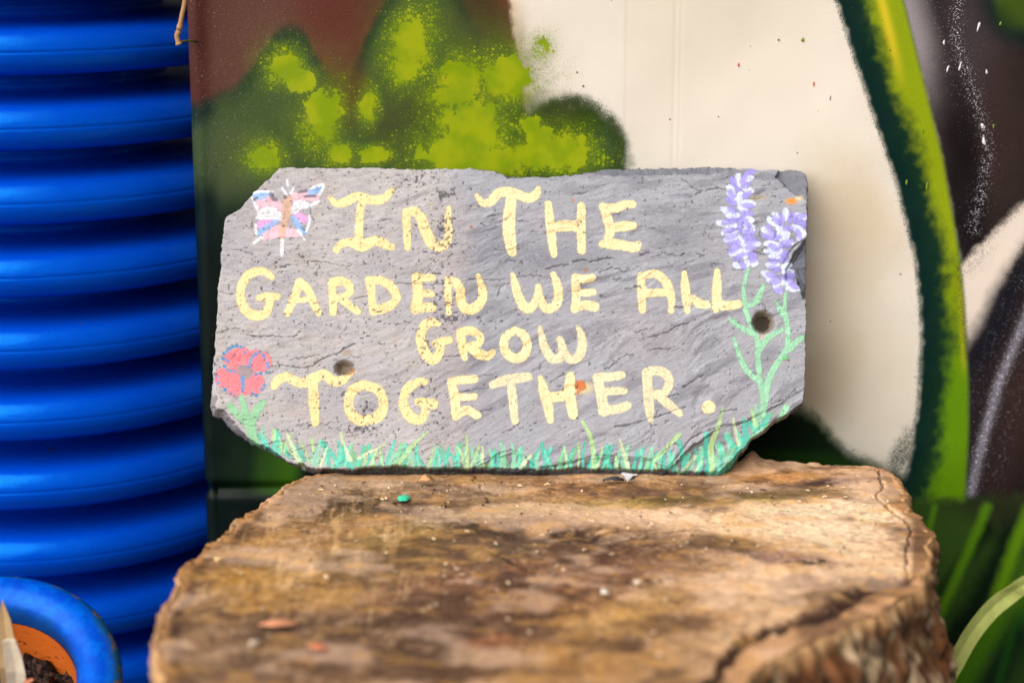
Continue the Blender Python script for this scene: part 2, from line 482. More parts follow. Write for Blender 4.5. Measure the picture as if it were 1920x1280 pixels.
    gcol = np.where((PX >= 1770)[..., None], lin((30, 26, 28)), gcol)
    white = np.zeros(PX.shape)
    white += .10 * leftm * (PY < 330) * sstep(700, 500, PX) + .05 * leftm
    ws = line_dist(PX, PY, [(1800, -40), (1790, 60), (1812, 140), (1840, 220), (1855, 280), (1845, 340), (1826, 430)])
    white = np.maximum(white, rm * (.30 * np.exp(-(ws / 14) ** 2) + .13 * np.exp(-(ws / 60) ** 2)) * sstep(520, 430, PY))
    white = np.maximum(white, rm * .30 * np.exp(-((PX - sr - 55) / 30) ** 2) * sstep(420, 100, PY) * .6)
    white = np.maximum(white, sstep(-2, 6, dd) * (.42 * np.exp(-(st / 14) ** 2) + .20 * np.exp(-((st - 40) / 30) ** 2)) * sstep(945, 915, PY))
    white = np.maximum(white, .5 * np.exp(-((PX - slf + 3) / 6) ** 2) * sstep(260, 340, PY) * sstep(520, 460, PY))
    return A, lime_d, np.clip(grain, 0, 1), gcol, np.clip(white, 0, 1)

A, lime_d, grain, gcol, white = field_on(PX, PY)
lumA = A @ np.array([.3, .6, .1]); A = A * (lumA / (lumA + .012))[..., None] ** 1.0
one = np.ones(PX.shape)
colA = np.concatenate([A, one[..., None]], -1); colG = np.concatenate([gcol, one[..., None]], -1)
V = np.stack([BX, BY, BZ], -1).reshape(-1, 3)
F = grid_cells(np.ones((nz, nx), bool))
me = np_mesh('painted_face', V, F, True, {'paint': colA.reshape(-1, 4), 'grain_color': colG.reshape(-1, 4)},
             {'lime': lime_d.ravel(), 'grain': grain.ravel(), 'fleck': white.ravel()})

m_panel, nt, b = new_mat('spray_painted_metal', rough=0.5, spec=0.14)
tc = N(nt, 'ShaderNodeTexCoord').outputs['Object']
mp = N(nt, 'ShaderNodeMapping'); nt.links.new(tc, mp.inputs[0]); mp.inputs['Scale'].default_value = (1, 0.001, 1); flat = mp.outputs[0]
a_p = attr(nt, 'paint').outputs['Color']; a_gc = attr(nt, 'grain_color').outputs['Color']
a_l = attr(nt, 'lime').outputs['Fac']; a_g = attr(nt, 'grain').outputs['Fac']; a_f = attr(nt, 'fleck').outputs['Fac']
# tone mottling of sprayed paint
bwn = N(nt, 'ShaderNodeRGBToBW'); nt.links.new(a_p, bwn.inputs[0])
amp = mapr(nt, bwn.outputs[0], .08, .45, 1.5, .10)
mott = math_(nt, 'ADD', 1.0, math_(nt, 'MULTIPLY', amp, math_(nt, 'SUBTRACT', noise_n(nt, 800, 4, 0.8, flat), .5)))
hsv = N(nt, 'ShaderNodeHueSaturation'); nt.links.new(a_p, hsv.inputs['Color']); nt.links.new(mott, hsv.inputs['Value'])
base = hsv.outputs[0]
# fine grain of overspray
wn1 = noise_n(nt, 1300, 3, 0.7, flat)
gth = math_(nt, 'ADD', math_(nt, 'MULTIPLY', a_g, .42), wn1)
gmask = mapr(nt, gth, .70, .74)
base = mixc(nt, gmask, base, a_gc)
# droplets of lime paint, two sizes
def drops(scale, k, a, off, pw=2.0):
    mp = N(nt, 'ShaderNodeMapping'); nt.links.new(flat, mp.inputs[0]); mp.inputs['Location'].default_value = off
    v = vor_n(nt, scale, coord=mp.outputs[0])
    rr = N(nt, 'ShaderNodeSeparateColor'); nt.links.new(v.outputs['Color'], rr.inputs[0])
    size = math_(nt, 'MULTIPLY', math_(nt, 'POWER', rr.outputs[0], pw), k)
    size = math_(nt, 'MULTIPLY', size, a)
    return mapr(nt, math_(nt, 'SUBTRACT', size, v.outputs['Distance']), -0.02, 0.03)
core = mapr(nt, math_(nt, 'ADD', a_l, math_(nt, 'MULTIPLY', noise_n(nt, 300, 5, .8, flat), .7)), .86, 1.06)
d1 = drops(300, 1.10, a_l, (0, 0, 0)); d2 = drops(700, 1.25, math_(nt, 'ADD', a_l, 0.0), (.3, 0, .2), 1.3); d3 = drops(1500, 1.1, a_l, (.1, 0, .6), 1.0)
lm = math_(nt, 'MAXIMUM', math_(nt, 'MAXIMUM', d1, core), math_(nt, 'MAXIMUM', d2, d3))
lcol = mixc(nt, mapr(nt, noise_n(nt, 50, 2, .5, flat), .35, .65), L4((122, 146, 8)), L4((148, 160, 12)))
mist = math_(nt, 'MULTIPLY', math_(nt, 'MINIMUM', math_(nt, 'MULTIPLY', a_l, 1.5), 1.0), mapr(nt, noise_n(nt, 700, 3, .75, flat), .35, .6, .15, .8))
base = mixc(nt, mist, base, L4((96, 122, 18)))
base = mixc(nt, lm, base, lcol)
# pale flecks
f1 = drops(480, .75, a_f, (.7, 0, .1), 2.5); f2 = drops(1300, 1.15, a_f, (.2, 0, .9), 1.6)
base = mixc(nt, math_(nt, 'MAXIMUM', f1, f2), base, L4((205, 203, 215)))
# stray dark dots everywhere
fd = drops(140, .13, math_(nt, 'MULTIPLY', 1.0, 1.0), (.5, 0, .5), 9)
base = mixc(nt, math_(nt, 'MULTIPLY', fd, .8), base, L4((60, 52, 44)))
nt.links.new(base, b.inputs['Base Color'])
hgt = math_(nt, 'ADD', math_(nt, 'MULTIPLY', noise_n(nt, 120, 4, .6, flat), 1.0), math_(nt, 'MULTIPLY', lm, .25))
bump(nt, b, hgt, 0.10, 0.0010)
nt.links.new(mapr(nt, noise_n(nt, 30, 4, .6, flat), .3, .7, .36, .55), b.inputs['Roughness'])

panel = empty('painted_panel', (0, YW, GZ))
def child(o, parent):
    o.parent = parent; o.matrix_parent_inverse = Matrix.Translation(-Vector(parent.location)); return o
pf = link('painted_face', me, m_panel); child(pf, panel)
m_back, nt, b = new_mat('panel_back_metal', (0.02, 0.03, 0.03), 0.6)
child(link('back_sheet', box_mesh('back_sheet', xl + .002, .948, YW + .028, YW + .045, GZ + .003, .848), m_back), panel)
tag(panel, 'spray painted metal panel with lime drips, brown and cream areas behind the slate sign', 'painted panel')
# small rivets
m_riv, nt, b = new_mat('rivet_paint', L4((52, 58, 36))[:3], 0.5)
m_riv2, nt, b = new_mat('rivet_dark', L4((62, 78, 58))[:3], 0.55)
def rivet(px, py, r, mat, ang=0, sy=1):
    p = at(px, py, YW + float(np.interp(0, [0], [0])) + .001)
    prof = [(r * 1.25, 0), (r * 1.2, r * .15), (r * 1.0, r * .32), (r * .85, r * .2), (r * .5, r * .1), (0.00001, r * .08)]
    Vv, Ff = lathe(prof, 20)
    M = Matrix.Translation(p) @ Matrix.Rotation(R(ang), 4, 'Y') @ Matrix.Scale(sy, 4, (0, 0, 1)) @ Matrix.Rotation(R(90), 4, 'X')
    Vv = [M @ Vector(v) for v in Vv]
    o = link('rivet', py_mesh('rivet', Vv, [tuple(map(int, f)) for f in Ff]), mat); child(o, panel)
rivet(410, 250, .0024, m_riv2); rivet(1775, 497, .0032, m_riv, 30, .55)
# dried paint flecks that stand on the face
KP = .88
FL = {'red': (196, 60, 34), 'dark': (38, 34, 32), 'white': (226, 222, 226), 'green': (118, 140, 22), 'orange': (190, 110, 40)}
flecks = [(1155, 75, 1.5, 8, 8, 'dark'), (1505, 75, 3, 4, 10, 'green'), (1526, 158, 1.6, 5, 0, 'red'), (1557, 185, 1.6, 8, 3, 'dark'), (1549, 207, 2, 4, 0, 'dark'),
          (1577, 338, 2.2, 8, -4, 'red'), (1385, 122, 1.8, 4, 0, 'red'), (1800, 125, 2.0, 10, 12, 'white'), (1777, 129, 1.8, 8, 14, 'white'), (1835, 50, 2.2, 10, 14, 'white'),
          (1876, 45, 2, 4, 10, 'green'), (1845, 265, 3, 8, -14, 'white'), (1842, 236, 2.5, 5, -10, 'white'), (1850, 135, 2, 5, -10, 'white'), (1863, 237, 1.5, 4, 0, 'green'),
          (1770, 80, 2, 5, 0, 'white'), (1827, 793, 2.5, 5, 12, 'orange'), (1893, 845, 2, 3.5, 0, 'white'), (1712, 535, 2, 5, 30, 'dark'), (1640, 200, 1.5, 2, 0, 'dark'),
          (1460, 75, 1.6, 2, 0, 'dark'), (1347, 219, 1.3, 2, 0, 'dark'), (1148, 115, 1.3, 2, 0, 'dark'), (1094, 162, 2.4, 2.4, 0, 'dark'), (1082, 136, 2, 2, 0, 'dark'),
          (1640, 520, 1.6, 3, 0, 'dark'), (1595, 405, 1.6, 2.4, 0, 'dark'), (1691, 470, 2, 3, 0, 'dark'), (1700, 440, 4, 6, -20, 'white'), (1699, 418, 3, 9, -10, 'white'),
          (1690, 390, 2.4, 4, 0, 'white'), (1738, 350, 1.8, 8, 0, 'green'), (1700, 342, 2, 5, 0, 'green'), (1745, 555, 1.6, 7, 3, 'green'), (1730, 245, 2, 6, -20, 'green'),
          (1700, 860, 3, 5, 20, 'dark'), (1683, 872, 6, 5, 0, 'dark'), (1690, 850, 5, 3, 30, 'dark'), (1680, 838, 2, 4, 0, 'dark'), (1816, 560, 2, 2, 0, 'dark'), (1830, 530, 2, 3, 0, 'dark'), (1850, 500, 2, 2, 0, 'dark'), (1820, 610, 2, 3, 0, 'dark'), (1840, 570, 2, 2.6, 0, 'dark'), (1870, 470, 2, 2, 0, 'dark')]
for key, col in FL.items():
    Vv = []; Ff = []
    for (px, py, w, h, an, k) in flecks:
        if k != key: continue
        c = at(px, py, YW); sc = 1.42 / FPX; n0 = len(Vv); m_ = 10
        for rr_, yo in ((1, .0016), (.6, .00118)):
            for j in range(m_):
                t = 2 * math.pi * j / m_; k2 = 1 + .18 * math.sin(3 * t + px)
                u = w * math.cos(t) * rr_ * k2; v = h * math.sin(t) * rr_ * k2
                u, v = u * math.cos(R(an)) + v * math.sin(R(an)), -u * math.sin(R(an)) + v * math.cos(R(an))
                Vv.append((c.x + u * sc, YW + yo - .0014, c.z + v * sc))
        for j in range(m_):
            q = (j + 1) % m_; Ff.append((n0 + j, n0 + q, n0 + m_ + q, n0 + m_ + j))
        Ff.append(tuple(n0 + m_ + j for j in range(m_)))
    mm, _, _ = new_mat('fleck_' + key, tuple(lin(col)), .5)
    o = link('paint_fleck', py_mesh('paint_fleck', Vv, Ff), mm); child(o, panel); o['kind'] = 'stuff'

# ------------------------------------------------------------------ slate sign
LEAN = R(22)
ST = np.array([0, math.sin(LEAN), math.cos(LEAN)]); SN = np.array([0, -math.cos(LEAN), math.sin(LEAN)])
def slate_uv(px, py):
    x, y, z = ray(px, py)
    # plane through (0,0,0) with normal SN
    t = -(np.array([0, CAM_Y, CAM_Z]) @ SN) / (x * 0 + y * SN[1] + z * SN[2])
    P = np.stack([x * t, CAM_Y + y * t, CAM_Z + z * t], -1)
    return P[..., 0], P @ ST
c_ = {1: (4.129, 380, 290), 2: (4.0, 740, 290), 3: (4.129, 1180, 290), 4: (3.766, 380, 580), 5: (3.765, 740, 580), 6: (3.766, 1180, 580)}
OUT = [(389, 760), (396, 779), (412, 784), (430, 806), (454, 822), (470, 832), (497, 845), (539, 867), (560, 877), (582, 885), (645, 892), (740, 891), (820, 895), (979, 897),
       (1138, 891), (1180, 896), (1260, 900), (1318, 900), (1360, 896), (1382, 869), (1400, 842), (1414, 824), (1435, 811), (1459, 790), (1480, 779), (1500, 765), (1512, 753), (1514, 723), (1515, 660), (1516, 580),
       (1518, 460), (1518, 426), (1519, 363), (1521, 338), (1518, 324), (1508, 315), (1495, 311), (1480, 311), (1466, 314), (1422, 314), (1383, 311), (1350, 308), (1313, 308), (1228, 309), (1180, 311), (1165, 310),
       (1135, 311), (1090, 320), (1040, 327), (990, 329), (955, 327), (935, 319), (912, 312), (815, 313), (740, 312), (646, 311), (525, 311), (506, 330), (484, 347), (462, 372), (440, 394), (426, 399), (419, 409),
       (413, 440), (409, 496), (404, 537), (402, 600), (401, 607), (397, 660), (392, 713)]
su0, sv0 = slate_uv(np.array([380., 1530.]), np.array([640., 640.]))
_, svt = slate_uv(np.array([960.]), np.array([300.])); _, svb = slate_uv(np.array([960.]), np.array([908.]))
STEP = 0.00052
us = np.arange(su0[0] - .002, su0[1] + .002, STEP); vs = np.arange(svb[0], svt[0], STEP)
SU, SV = np.meshgrid(us, vs)
SP = SU[..., None] * np.array([1., 0, 0]) + SV[..., None] * ST
SX, SY = to_px(SP)
wob = lambda s, a, sd: (fbm(SX / s, SY / s, 3, sd) - .5) * a
sd = poly_sd(SX + wob(9, 5, 31), SY + wob(9, 5, 35), OUT) + wob(22, 3, 38)
hole = np.hypot(SX - 1432, (SY - 604)) + wob(6, 4, 40)
inside = (sd > 0) & (hole > 12.5)
# cleavage relief, direction turning from level at left to rising at right
ang = np.interp(SX, [380, 700, 1000, 1500], [3, 6, 15, 22]) * np.interp(SY, [300, 600, 900], [.35, 1, 1.15])
ca, sa = np.cos(np.radians(ang)), np.sin(np.radians(ang))
al = SX * ca - SY * sa; ac = SX * sa + SY * ca
wx = (fbm(SX / 90, SY / 90, 3, 41) - .5)
n_l = fbm(al / 120, ac / 34 + wx * 2, 5, 42)
lev = n_l * 15 + wx * 1.2
fr = lev - np.floor(lev)
terr = np.floor(lev) + sstep(.86, 1.0, fr)
n_s = fbm(al / 44, ac / 8 + wx * 3, 4, 47)
lev2 = n_s * 9; fr2 = lev2 - np.floor(lev2); terr2 = np.floor(lev2) + sstep(.7, 1.0, fr2)
strength = np.interp(SX, [380, 760, 900, 1500], [.55, .6, 1.0, 1.0])
H = (terr - 7) * .00024 * strength * sstep(.42, .62, fbm(SX / 70, SY / 60, 3, 77)) + (terr2 - 4) * .00002 * strength * sstep(.4, .6, fbm(SX / 50, SY / 30, 3, 78))
H += (fbm(SX / 240, SY / 160, 3, 52) - .5) * .004 + (fbm(al / 12, ac / 5, 4, 55) - .5) * .00012
# cracks: contour walls of a stretched noise, broken up
rid = 1 - np.abs(2 * fbm(al / 90, ac / 17 + wx * 4, 4, 58) - 1)
brk = fbm(SX / 36, SY / 24, 3, 62)
crk = .8 * sstep(.978, .998, rid) * sstep(.60, .72, brk)
rid2 = 1 - np.abs(2 * fbm(al / 38, ac / 9 + 5, 3, 66) - 1)
crk = np.maximum(crk, .30 * sstep(.97, .998, rid2) * sstep(.57, .70, fbm(SX / 26, SY / 18, 3, 70)))
# named cracks read off the stone
def cr(k, pts, w=1.0, s=1.0):
    q, ox, oy = c_[k]; return ([(ox + x / q, oy + y / q) for x, y in pts], w, s)
CR = [cr(3, [(410, 180), (480, 240), (555, 285)], 1.0), cr(3, [(515, 312), (560, 285), (620, 268), (690, 262), (750, 272)], 1.5), cr(3, [(920, 345), (1030, 330)], .9, .6),
      cr(3, [(60, 555), (180, 575), (280, 605)], .7, .6), cr(3, [(250, 760), (310, 775), (380, 785), (430, 768)], 1.6), cr(3, [(85, 772), (140, 760)], 1.5), cr(3, [(520, 768), (580, 785)], 1.2), cr(3, [(960, 755), (1010, 765), (1090, 765)], 1.0), cr(3, [(430, 840), (480, 830), (520, 812)], 1.1),
      cr(3, [(630, 845), (740, 850)], .8), cr(3, [(340, 1180), (430, 1180)], 1.2), cr(3, [(800, 885), (880, 890)], 1.0), cr(3, [(1025, 1145), (1065, 1200)], .9),
      cr(2, [(1140, 860), (1220, 835), (1300, 825)], 1.5), cr(2, [(1340, 800), (1400, 792), (1470, 800), (1560, 782), (1650, 775)], 1.9), cr(2, [(1530, 880), (1610, 855), (1680, 855), (1720, 880), (1770, 850)], 1.3), cr(2, [(1840, 745), (1910, 735)], 1.4),
      cr(2, [(775, 1060), (795, 990), (860, 960)], 1.0), cr(2, [(560, 935), (680, 935), (800, 940), (900, 915), (1100, 905)], 1.0), cr(2, [(0, 962), (130, 965), (260, 975), (380, 965)], 1.2), cr(2, [(700, 460), (760, 455)], 1.2),
      cr(2, [(905, 485), (950, 500), (1005, 505)], 1.2), cr(2, [(750, 712), (945, 714)], .9), cr(2, [(840, 795), (920, 800), (960, 818)], 1.1), cr(2, [(1330, 300), (1380, 290), (1450, 280)], 1.1), cr(2, [(1640, 935), (1700, 930)], 1.3), cr(2, [(1540, 1058), (1600, 1072)], 1.0), cr(2, [(1730, 1008), (1810, 1000)], 1.0), cr(2, [(270, 735), (320, 745), (370, 720)], 1.0),
      cr(1, [(820, 825), (960, 835), (1080, 865), (1160, 850)], 1.0), cr(1, [(835, 400), (840, 470), (865, 510)], 1.1), cr(1, [(1340, 520), (1480, 495)], .9), cr(1, [(240, 735), (330, 750), (400, 775)], .8), cr(1, [(195, 1188), (290, 1170)], 1.0), cr(1, [(130, 1060), (200, 1080), (280, 1065)], .9), cr(1, [(1160, 1115), (1280, 1095)], .9),
      cr(4, [(310, 180), (400, 195), (520, 185), (640, 190), (690, 150)], 1.4), cr(4, [(100, 165), (180, 140), (270, 135)], .9), cr(4, [(800, 380), (860, 340), (940, 320), (1030, 255), (1080, 245)], 1.6), cr(4, [(470, 405), (560, 390), (650, 410), (750, 408), (830, 360)], 1.1), cr(4, [(620, 355), (720, 340), (830, 320)], .9),
      cr(4, [(1040, 320), (1080, 335), (1120, 345)], 1.1), cr(4, [(980, 605), (1030, 570), (1080, 580), (1110, 600)], 1.4), cr(4, [(195, 740), (280, 745), (330, 755)], 1.0), cr(4, [(270, 800), (330, 820), (385, 820)], 1.1), cr(4, [(425, 965), (500, 935), (575, 930)], 1.8), cr(4, [(660, 995), (740, 965), (800, 950), (880, 940)], 1.1), cr(4, [(590, 1010), (660, 1040), (720, 1050), (800, 1055)], 1.0), cr(4, [(560, 855), (640, 860)], .7),
      cr(5, [(460, 580), (560, 565), (660, 560)], .9), cr(5, [(1490, 420), (1570, 370), (1620, 325), (1690, 315)], 1.4), cr(5, [(1100, 520), (1160, 470), (1240, 455)], 1.0), cr(5, [(750, 870), (810, 855), (880, 800)], 1.0), cr(5, [(1560, 830), (1650, 815), (1800, 770), (1900, 745), (2030, 690), (2060, 680)], 1.5), cr(5, [(1700, 160), (1790, 130)], 1.0), cr(5, [(340, 340), (480, 320), (600, 330), (690, 330)], .9), cr(5, [(600, 720), (690, 700)], .8), cr(5, [(560, 480), (700, 455)], .8),
      cr(5, [(560, 1110), (620, 1060), (700, 1040), (780, 1000), (850, 995), (920, 1040), (1000, 1110), (1080, 1100)], 1.6), cr(5, [(1000, 1110), (1150, 1100), (1280, 1070), (1400, 1035), (1550, 1035), (1700, 1045), (1807, 1055)], 1.7),
      cr(6, [(130, 195), (240, 170), (330, 120), (415, 100)], 1.5), cr(6, [(60, 155), (120, 140)], .9), cr(6, [(130, 290), (210, 275), (290, 275)], 1.2), cr(6, [(380, 550), (460, 500), (545, 445)], 1.5), cr(6, [(650, 730), (760, 700)], 1.1), cr(6, [(270, 610), (350, 600)], 1.1),
      cr(6, [(240, 1160), (300, 1090), (370, 1000), (430, 920), (520, 870), (620, 830), (700, 815), (800, 800), (880, 760), (960, 720), (1060, 670), (1130, 620), (1200, 580), (1258, 540)], 2.2), cr(6, [(960, 700), (1040, 650), (1100, 630), (1180, 560)], 1.0), cr(6, [(0, 1045), (90, 1045), (170, 1060), (300, 960), (380, 960)], 1.2), cr(6, [(870, 880), (950, 820), (1000, 790)], 1.2),
      cr(3, [(1200, 840), (1240, 760), (1290, 700), (1350, 665)], 1.8), cr(3, [(1280, 840), (1310, 780), (1350, 720)], 1.5), cr(3, [(1310, 900), (1350, 980), (1380, 1060)], 1.0)]
def near(X, Y, pts, pad):
    p = np.array(pts, float); return (X > p[:, 0].min() - pad) & (X < p[:, 0].max() + pad) & (Y > p[:, 1].min() - pad) & (Y < p[:, 1].max() + pad)
jx = wob(7, 5, 80); jy = wob(7, 6, 84); thin = .35 + 1.3 * fbm(SX / 12, SY / 12, 2, 88)
for pts, w_, s_ in CR:
    m = near(SX, SY, pts, 14)
    d = line_dist(SX[m] + jx[m], SY[m] + jy[m], smooth_line(pts, 3))
    crk[m] = np.maximum(crk[m], .85 * s_ * (1 - sstep(.25, 1.15, d / (w_ * 1.15 * thin[m]))))
crk *= sstep(1, 5, sd)
H -= crk * .0007
# chipped facets
facet = np.zeros(SX.shape)
def cut(poly, depth, soft=5, slope=0, gx=0, gy=1):
    global H, facet
    m = near(SX, SY, poly, 20)
    d = poly_sd(SX[m] + jx[m], SY[m] + jy[m], poly); k = sstep(0, soft, d)
    pc = np.array(poly).mean(0)
    dist = (SX[m] - pc[0]) * gx + (SY[m] - pc[1]) * gy
    H[m] -= k * (depth + slope * dist); facet[m] = np.maximum(facet[m], k)
cut([(1452, 334), (1470, 300), (1530, 306), (1530, 372), (1512, 378), (1484, 362), (1462, 340)], .003, 4, -.00006)
cut([(1530, 430), (1505, 452), (1484, 478), (1470, 510), (1472, 530), (1492, 525), (1506, 560), (1530, 580)], .0042, 6, .00008, 1, 0)
cut([(1244, 888), (1290, 840), (1340, 802), (1395, 790), (1435, 768), (1500, 728), (1530, 716), (1530, 800), (1400, 915), (1260, 915)], .0020, 5, .00004)
cut([(890, 876), (925, 856), (965, 845), (990, 860), (1010, 874), (960, 884)], .0012, 4)
cut([(1020, 874), (1080, 860), (1130, 855), (1220, 860), (1260, 880), (1230, 895), (1030, 895)], .0014, 4)
# bevels round the outline (the band between face and silhouette, dropping backwards)
tb = np.where(SY < 345, 1, 0)
bw = np.full(SX.shape, 5.0)
def band(cond, wv):
    global bw
    bw = np.where(cond, wv, bw)
band(SY < 345, np.interp(SX, [500, 700, 880, 905, 960, 1010, 1090, 1150, 1330, 1360, 1400, 1500], [3, 4, 6, 8, 10, 5, 9, 20, 22, 14, 6, 6]))
band((SY > 700) & (SX < 600), np.interp(SX, [389, 400, 440, 480, 540, 600], [8, 18, 18, 9, 5, 8]))
band((SY > 840) & (SX >= 560), np.interp(SX, [560, 640, 800, 1000, 1150, 1250, 1350, 1400], [8, 14, 21, 20, 15, 19, 14, 7]))
bw = np.clip(bw + wob(30, 7, 90), 2.5, 40)
bev = np.clip(1 - sd / bw, 0, 1)
drop = np.where((SY < 345), .008, .012)
drop = np.where((SY > 840) & (SX >= 560), .0128, drop)
H -= drop * np.where((SY > 840) & (SX >= 560), bev ** .7, bev ** 1.15)
H -= .0022 * (1 - sstep(0, 5, sd))
lay = np.sin(bev * 26 + wob(14, 6, 95)) * .0005 * (bev > 0) * (bw > 7); H += lay
# drilled holes
H -= .010 * (1 - sstep(11, 26, hole)) ** 1.3
h2 = np.hypot((SX - 646) / 1.25, (SY - 690)) + wob(6, 4, 97)
H -= .008 * (1 - sstep(5, 18, h2))
h3 = np.hypot((SX - 1075) / 2.2, (SY - 727)) + wob(6, 4, 98); H -= .0012 * (1 - sstep(4, 9, h3))

# stone colour (mineral tone, flakes, rust, dust, darker edges; shade painted on the bottom bevel)
warm = sstep(890, 780, SX + wob(80, 60, 100))
C = np.zeros(SX.shape + (3,)); C[:] = lin((154, 156, 165))
def cm(mask, col, a=1.0):
    m = np.clip(mask * a, 0, 1)[..., None]; C[:] = C * (1 - m) + lin(col) * m
cm(warm, (176, 171, 173))
cm(sstep(.45, .7, fbm(SX / 70, SY / 60, 4, 101)), (156, 154, 163), .5)
cm(sstep(.5, .75, fbm(al / 60, ac / 26, 4, 105)) * (1 - warm), (112, 113, 124), .65)
cm(np.exp(-((SX - 1000) / 130) ** 2 - ((SY - 480) / 34) ** 2), (116, 118, 130), .7)
cm(np.exp(-((SX - 1260) / 80) ** 2 - ((SY - 440) / 40) ** 2), (120, 120, 130), .6)
cm(np.exp(-((SX - 1230) / 90) ** 2 - ((SY - 630) / 35) ** 2), (140, 139, 148), .5)
cm(np.exp(-((SX - 850) / 30) ** 2) * sstep(340, 400, SY), (172, 160, 162), .55)
cm(np.exp(-((SX - 1200) / 60) ** 2 - ((SY - 620) / 60) ** 2), (168, 160, 166), .4)
cm(sstep(.55, .75, fbm(SX / 30, SY / 22, 4, 109)) * warm, (172, 158, 148), .35)
cm(sstep(.60, .72, fbm(SX / 45, SY / 40, 4, 113)) * sstep(800, 560, SX) * sstep(500, 300, SY), (150, 138, 122), .45)
cm(sstep(.40, .60, fbm(al / 14, ac / 3.5, 3, 117)) , (122, 122, 131), .30)
cm(sstep(.62, .8, fbm(al / 7, ac / 3, 3, 119)), (186, 182, 188), .32)
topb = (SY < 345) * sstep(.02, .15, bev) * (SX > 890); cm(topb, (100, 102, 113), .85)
cm(sstep(.04, .2, bev) * (SX > 560) * (SY > 845), (26, 26, 30), .93)  # bottom bevel near black: underside shade put into the stone colour
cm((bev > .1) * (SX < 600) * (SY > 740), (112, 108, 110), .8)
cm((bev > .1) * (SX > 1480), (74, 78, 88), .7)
cm(facet * (SX > 1430) * (SY < 400), (108, 110, 120), .8)
cm(facet * (SX > 1460) * (SY > 400) * (SY < 600), (92, 95, 108), .85)
cm(facet * (SY > 700) * sstep(.5, .62, fbm(al / 40, ac / 12, 3, 121)), (92, 92, 100), .7)
cm(facet * (SY > 840) * (SX < 1270), (84, 84, 92), .6)
cm(np.exp(-((SX - 1300) / 60) ** 2 - ((SY - 830) / 26) ** 2) * facet, (74, 74, 82), .7)
for cx, cy, rx, ry, col, a in ((1484, 377, 12, 6, (226, 140, 40), 1), (1500, 372, 8, 5, (230, 205, 160), .8), (1420, 371, 22, 4, (170, 150, 110), .6), (1075, 376, 4, 4, (180, 120, 90), .9),
                               (883, 425, 4, 3, (150, 90, 60), .9), (1098, 507, 5, 5, (160, 120, 100), .8), (888, 390, 3, 2, (190, 150, 110), .8), (1432, 632, 16, 9, (196, 178, 172), .9), (1476, 674, 5, 3, (150, 110, 90), .8),
                               (650, 290 + 370, 14, 6, (150, 128, 100), .6), (1090, 727, 26, 12, (214, 196, 140), .7)):
    cm(np.exp(-(np.hypot((SX + jx * .8 - cx) / rx, (SY + jy * .8 - cy) / ry)) ** 4), col, a)
cm((1 - sstep(15, 27, hole)), (128, 118, 102), .9); cm((1 - sstep(11, 17, hole)), (112, 98, 78), .8)
cm((1 - sstep(8, 18, h2)), (128, 112, 92), .9)
# flaked dark specks
spd = .04 + .10 * warm
for cx, cy, rx, ry, a in ((775, 335, 60, 16, .6), (785, 335, 14, 14, .8), (750, 340, 10, 14, .7), (835, 365, 26, 8, 1.1), (842, 350, 14, 14, .6), (832, 440, 22, 60, .9), (828, 432, 26, 14, 1.0), (845, 595, 40, 16, .9), (830, 540, 22, 90, .6), (925, 600, 30, 8, .5),
                          (800, 640, 26, 40, .5), (805, 745, 24, 60, .55), (685, 770, 18, 16, .8), (680, 805, 34, 16, .8), (700, 590, 60, 60, .3), (830, 790, 24, 14, .6), (515, 500, 40, 20, .5), (568, 484, 14, 12, .8), (850, 870, 24, 16, .5),
                          (660, 765, 26, 12, .4), (560, 690, 80, 50, .25), (480, 450, 60, 60, .2), (950, 560, 40, 30, .1)):
    spd = np.maximum(spd, a * np.exp(-((SX - cx) / rx) ** 2 - ((SY - cy) / ry) ** 2) + .12 * 0)
f_a = fbm(SX / 5.5, SY / 4.5, 3, 130); f_b = fbm(SX / 2.6 + 9, SY / 2.6, 2, 134)
flake = np.maximum(sstep(.0, .03, f_a - (.80 - spd * .34)), .9 * sstep(.0, .04, f_b - (.90 - spd * .30)))
cm(flake, (84, 81, 86), .95)
cm(crk, (54, 53, 60), .85)
H -= flake * .00018
VS = SP + H[..., None] * SN
VS = VS.reshape(-1, 3)
Fs = grid_cells(inside)
# side wall and back of the slab
TH = .013
def boundary_loops(F):
    e = np.concatenate([F[:, [0, 1]], F[:, [1, 2]], F[:, [2, 3]], F[:, [3, 0]]])
    key = np.minimum(e[:, 0], e[:, 1]) * (10 ** 7) + np.maximum(e[:, 0], e[:, 1])
    u, inv, cnt = np.unique(key, return_inverse=True, return_counts=True)
    be = e[cnt[inv] == 1]
    nxt = {}
    for a, b_ in be: nxt.setdefault(int(a), []).append(int(b_))
    loops = []
    while nxt:
        s = next(iter(nxt)); lp = [s]; cur = s
        while True:
            l = nxt[cur]; t = l.pop()
            if not l: del nxt[cur]
            if t == s: break
            lp.append(t); cur = t
            if cur not in nxt: break
        loops.append(lp)
    return sorted(loops, key=len, reverse=True)
loops = boundary_loops(Fs)
main = loops[0]
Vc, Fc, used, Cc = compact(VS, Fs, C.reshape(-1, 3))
inv = {int(u): i for i, u in enumerate(used)}
extra_v = []; extra_f = []; extra_c = []
base_n = len(Vc); backloops = []
flatP = SP.reshape(-1, 3)
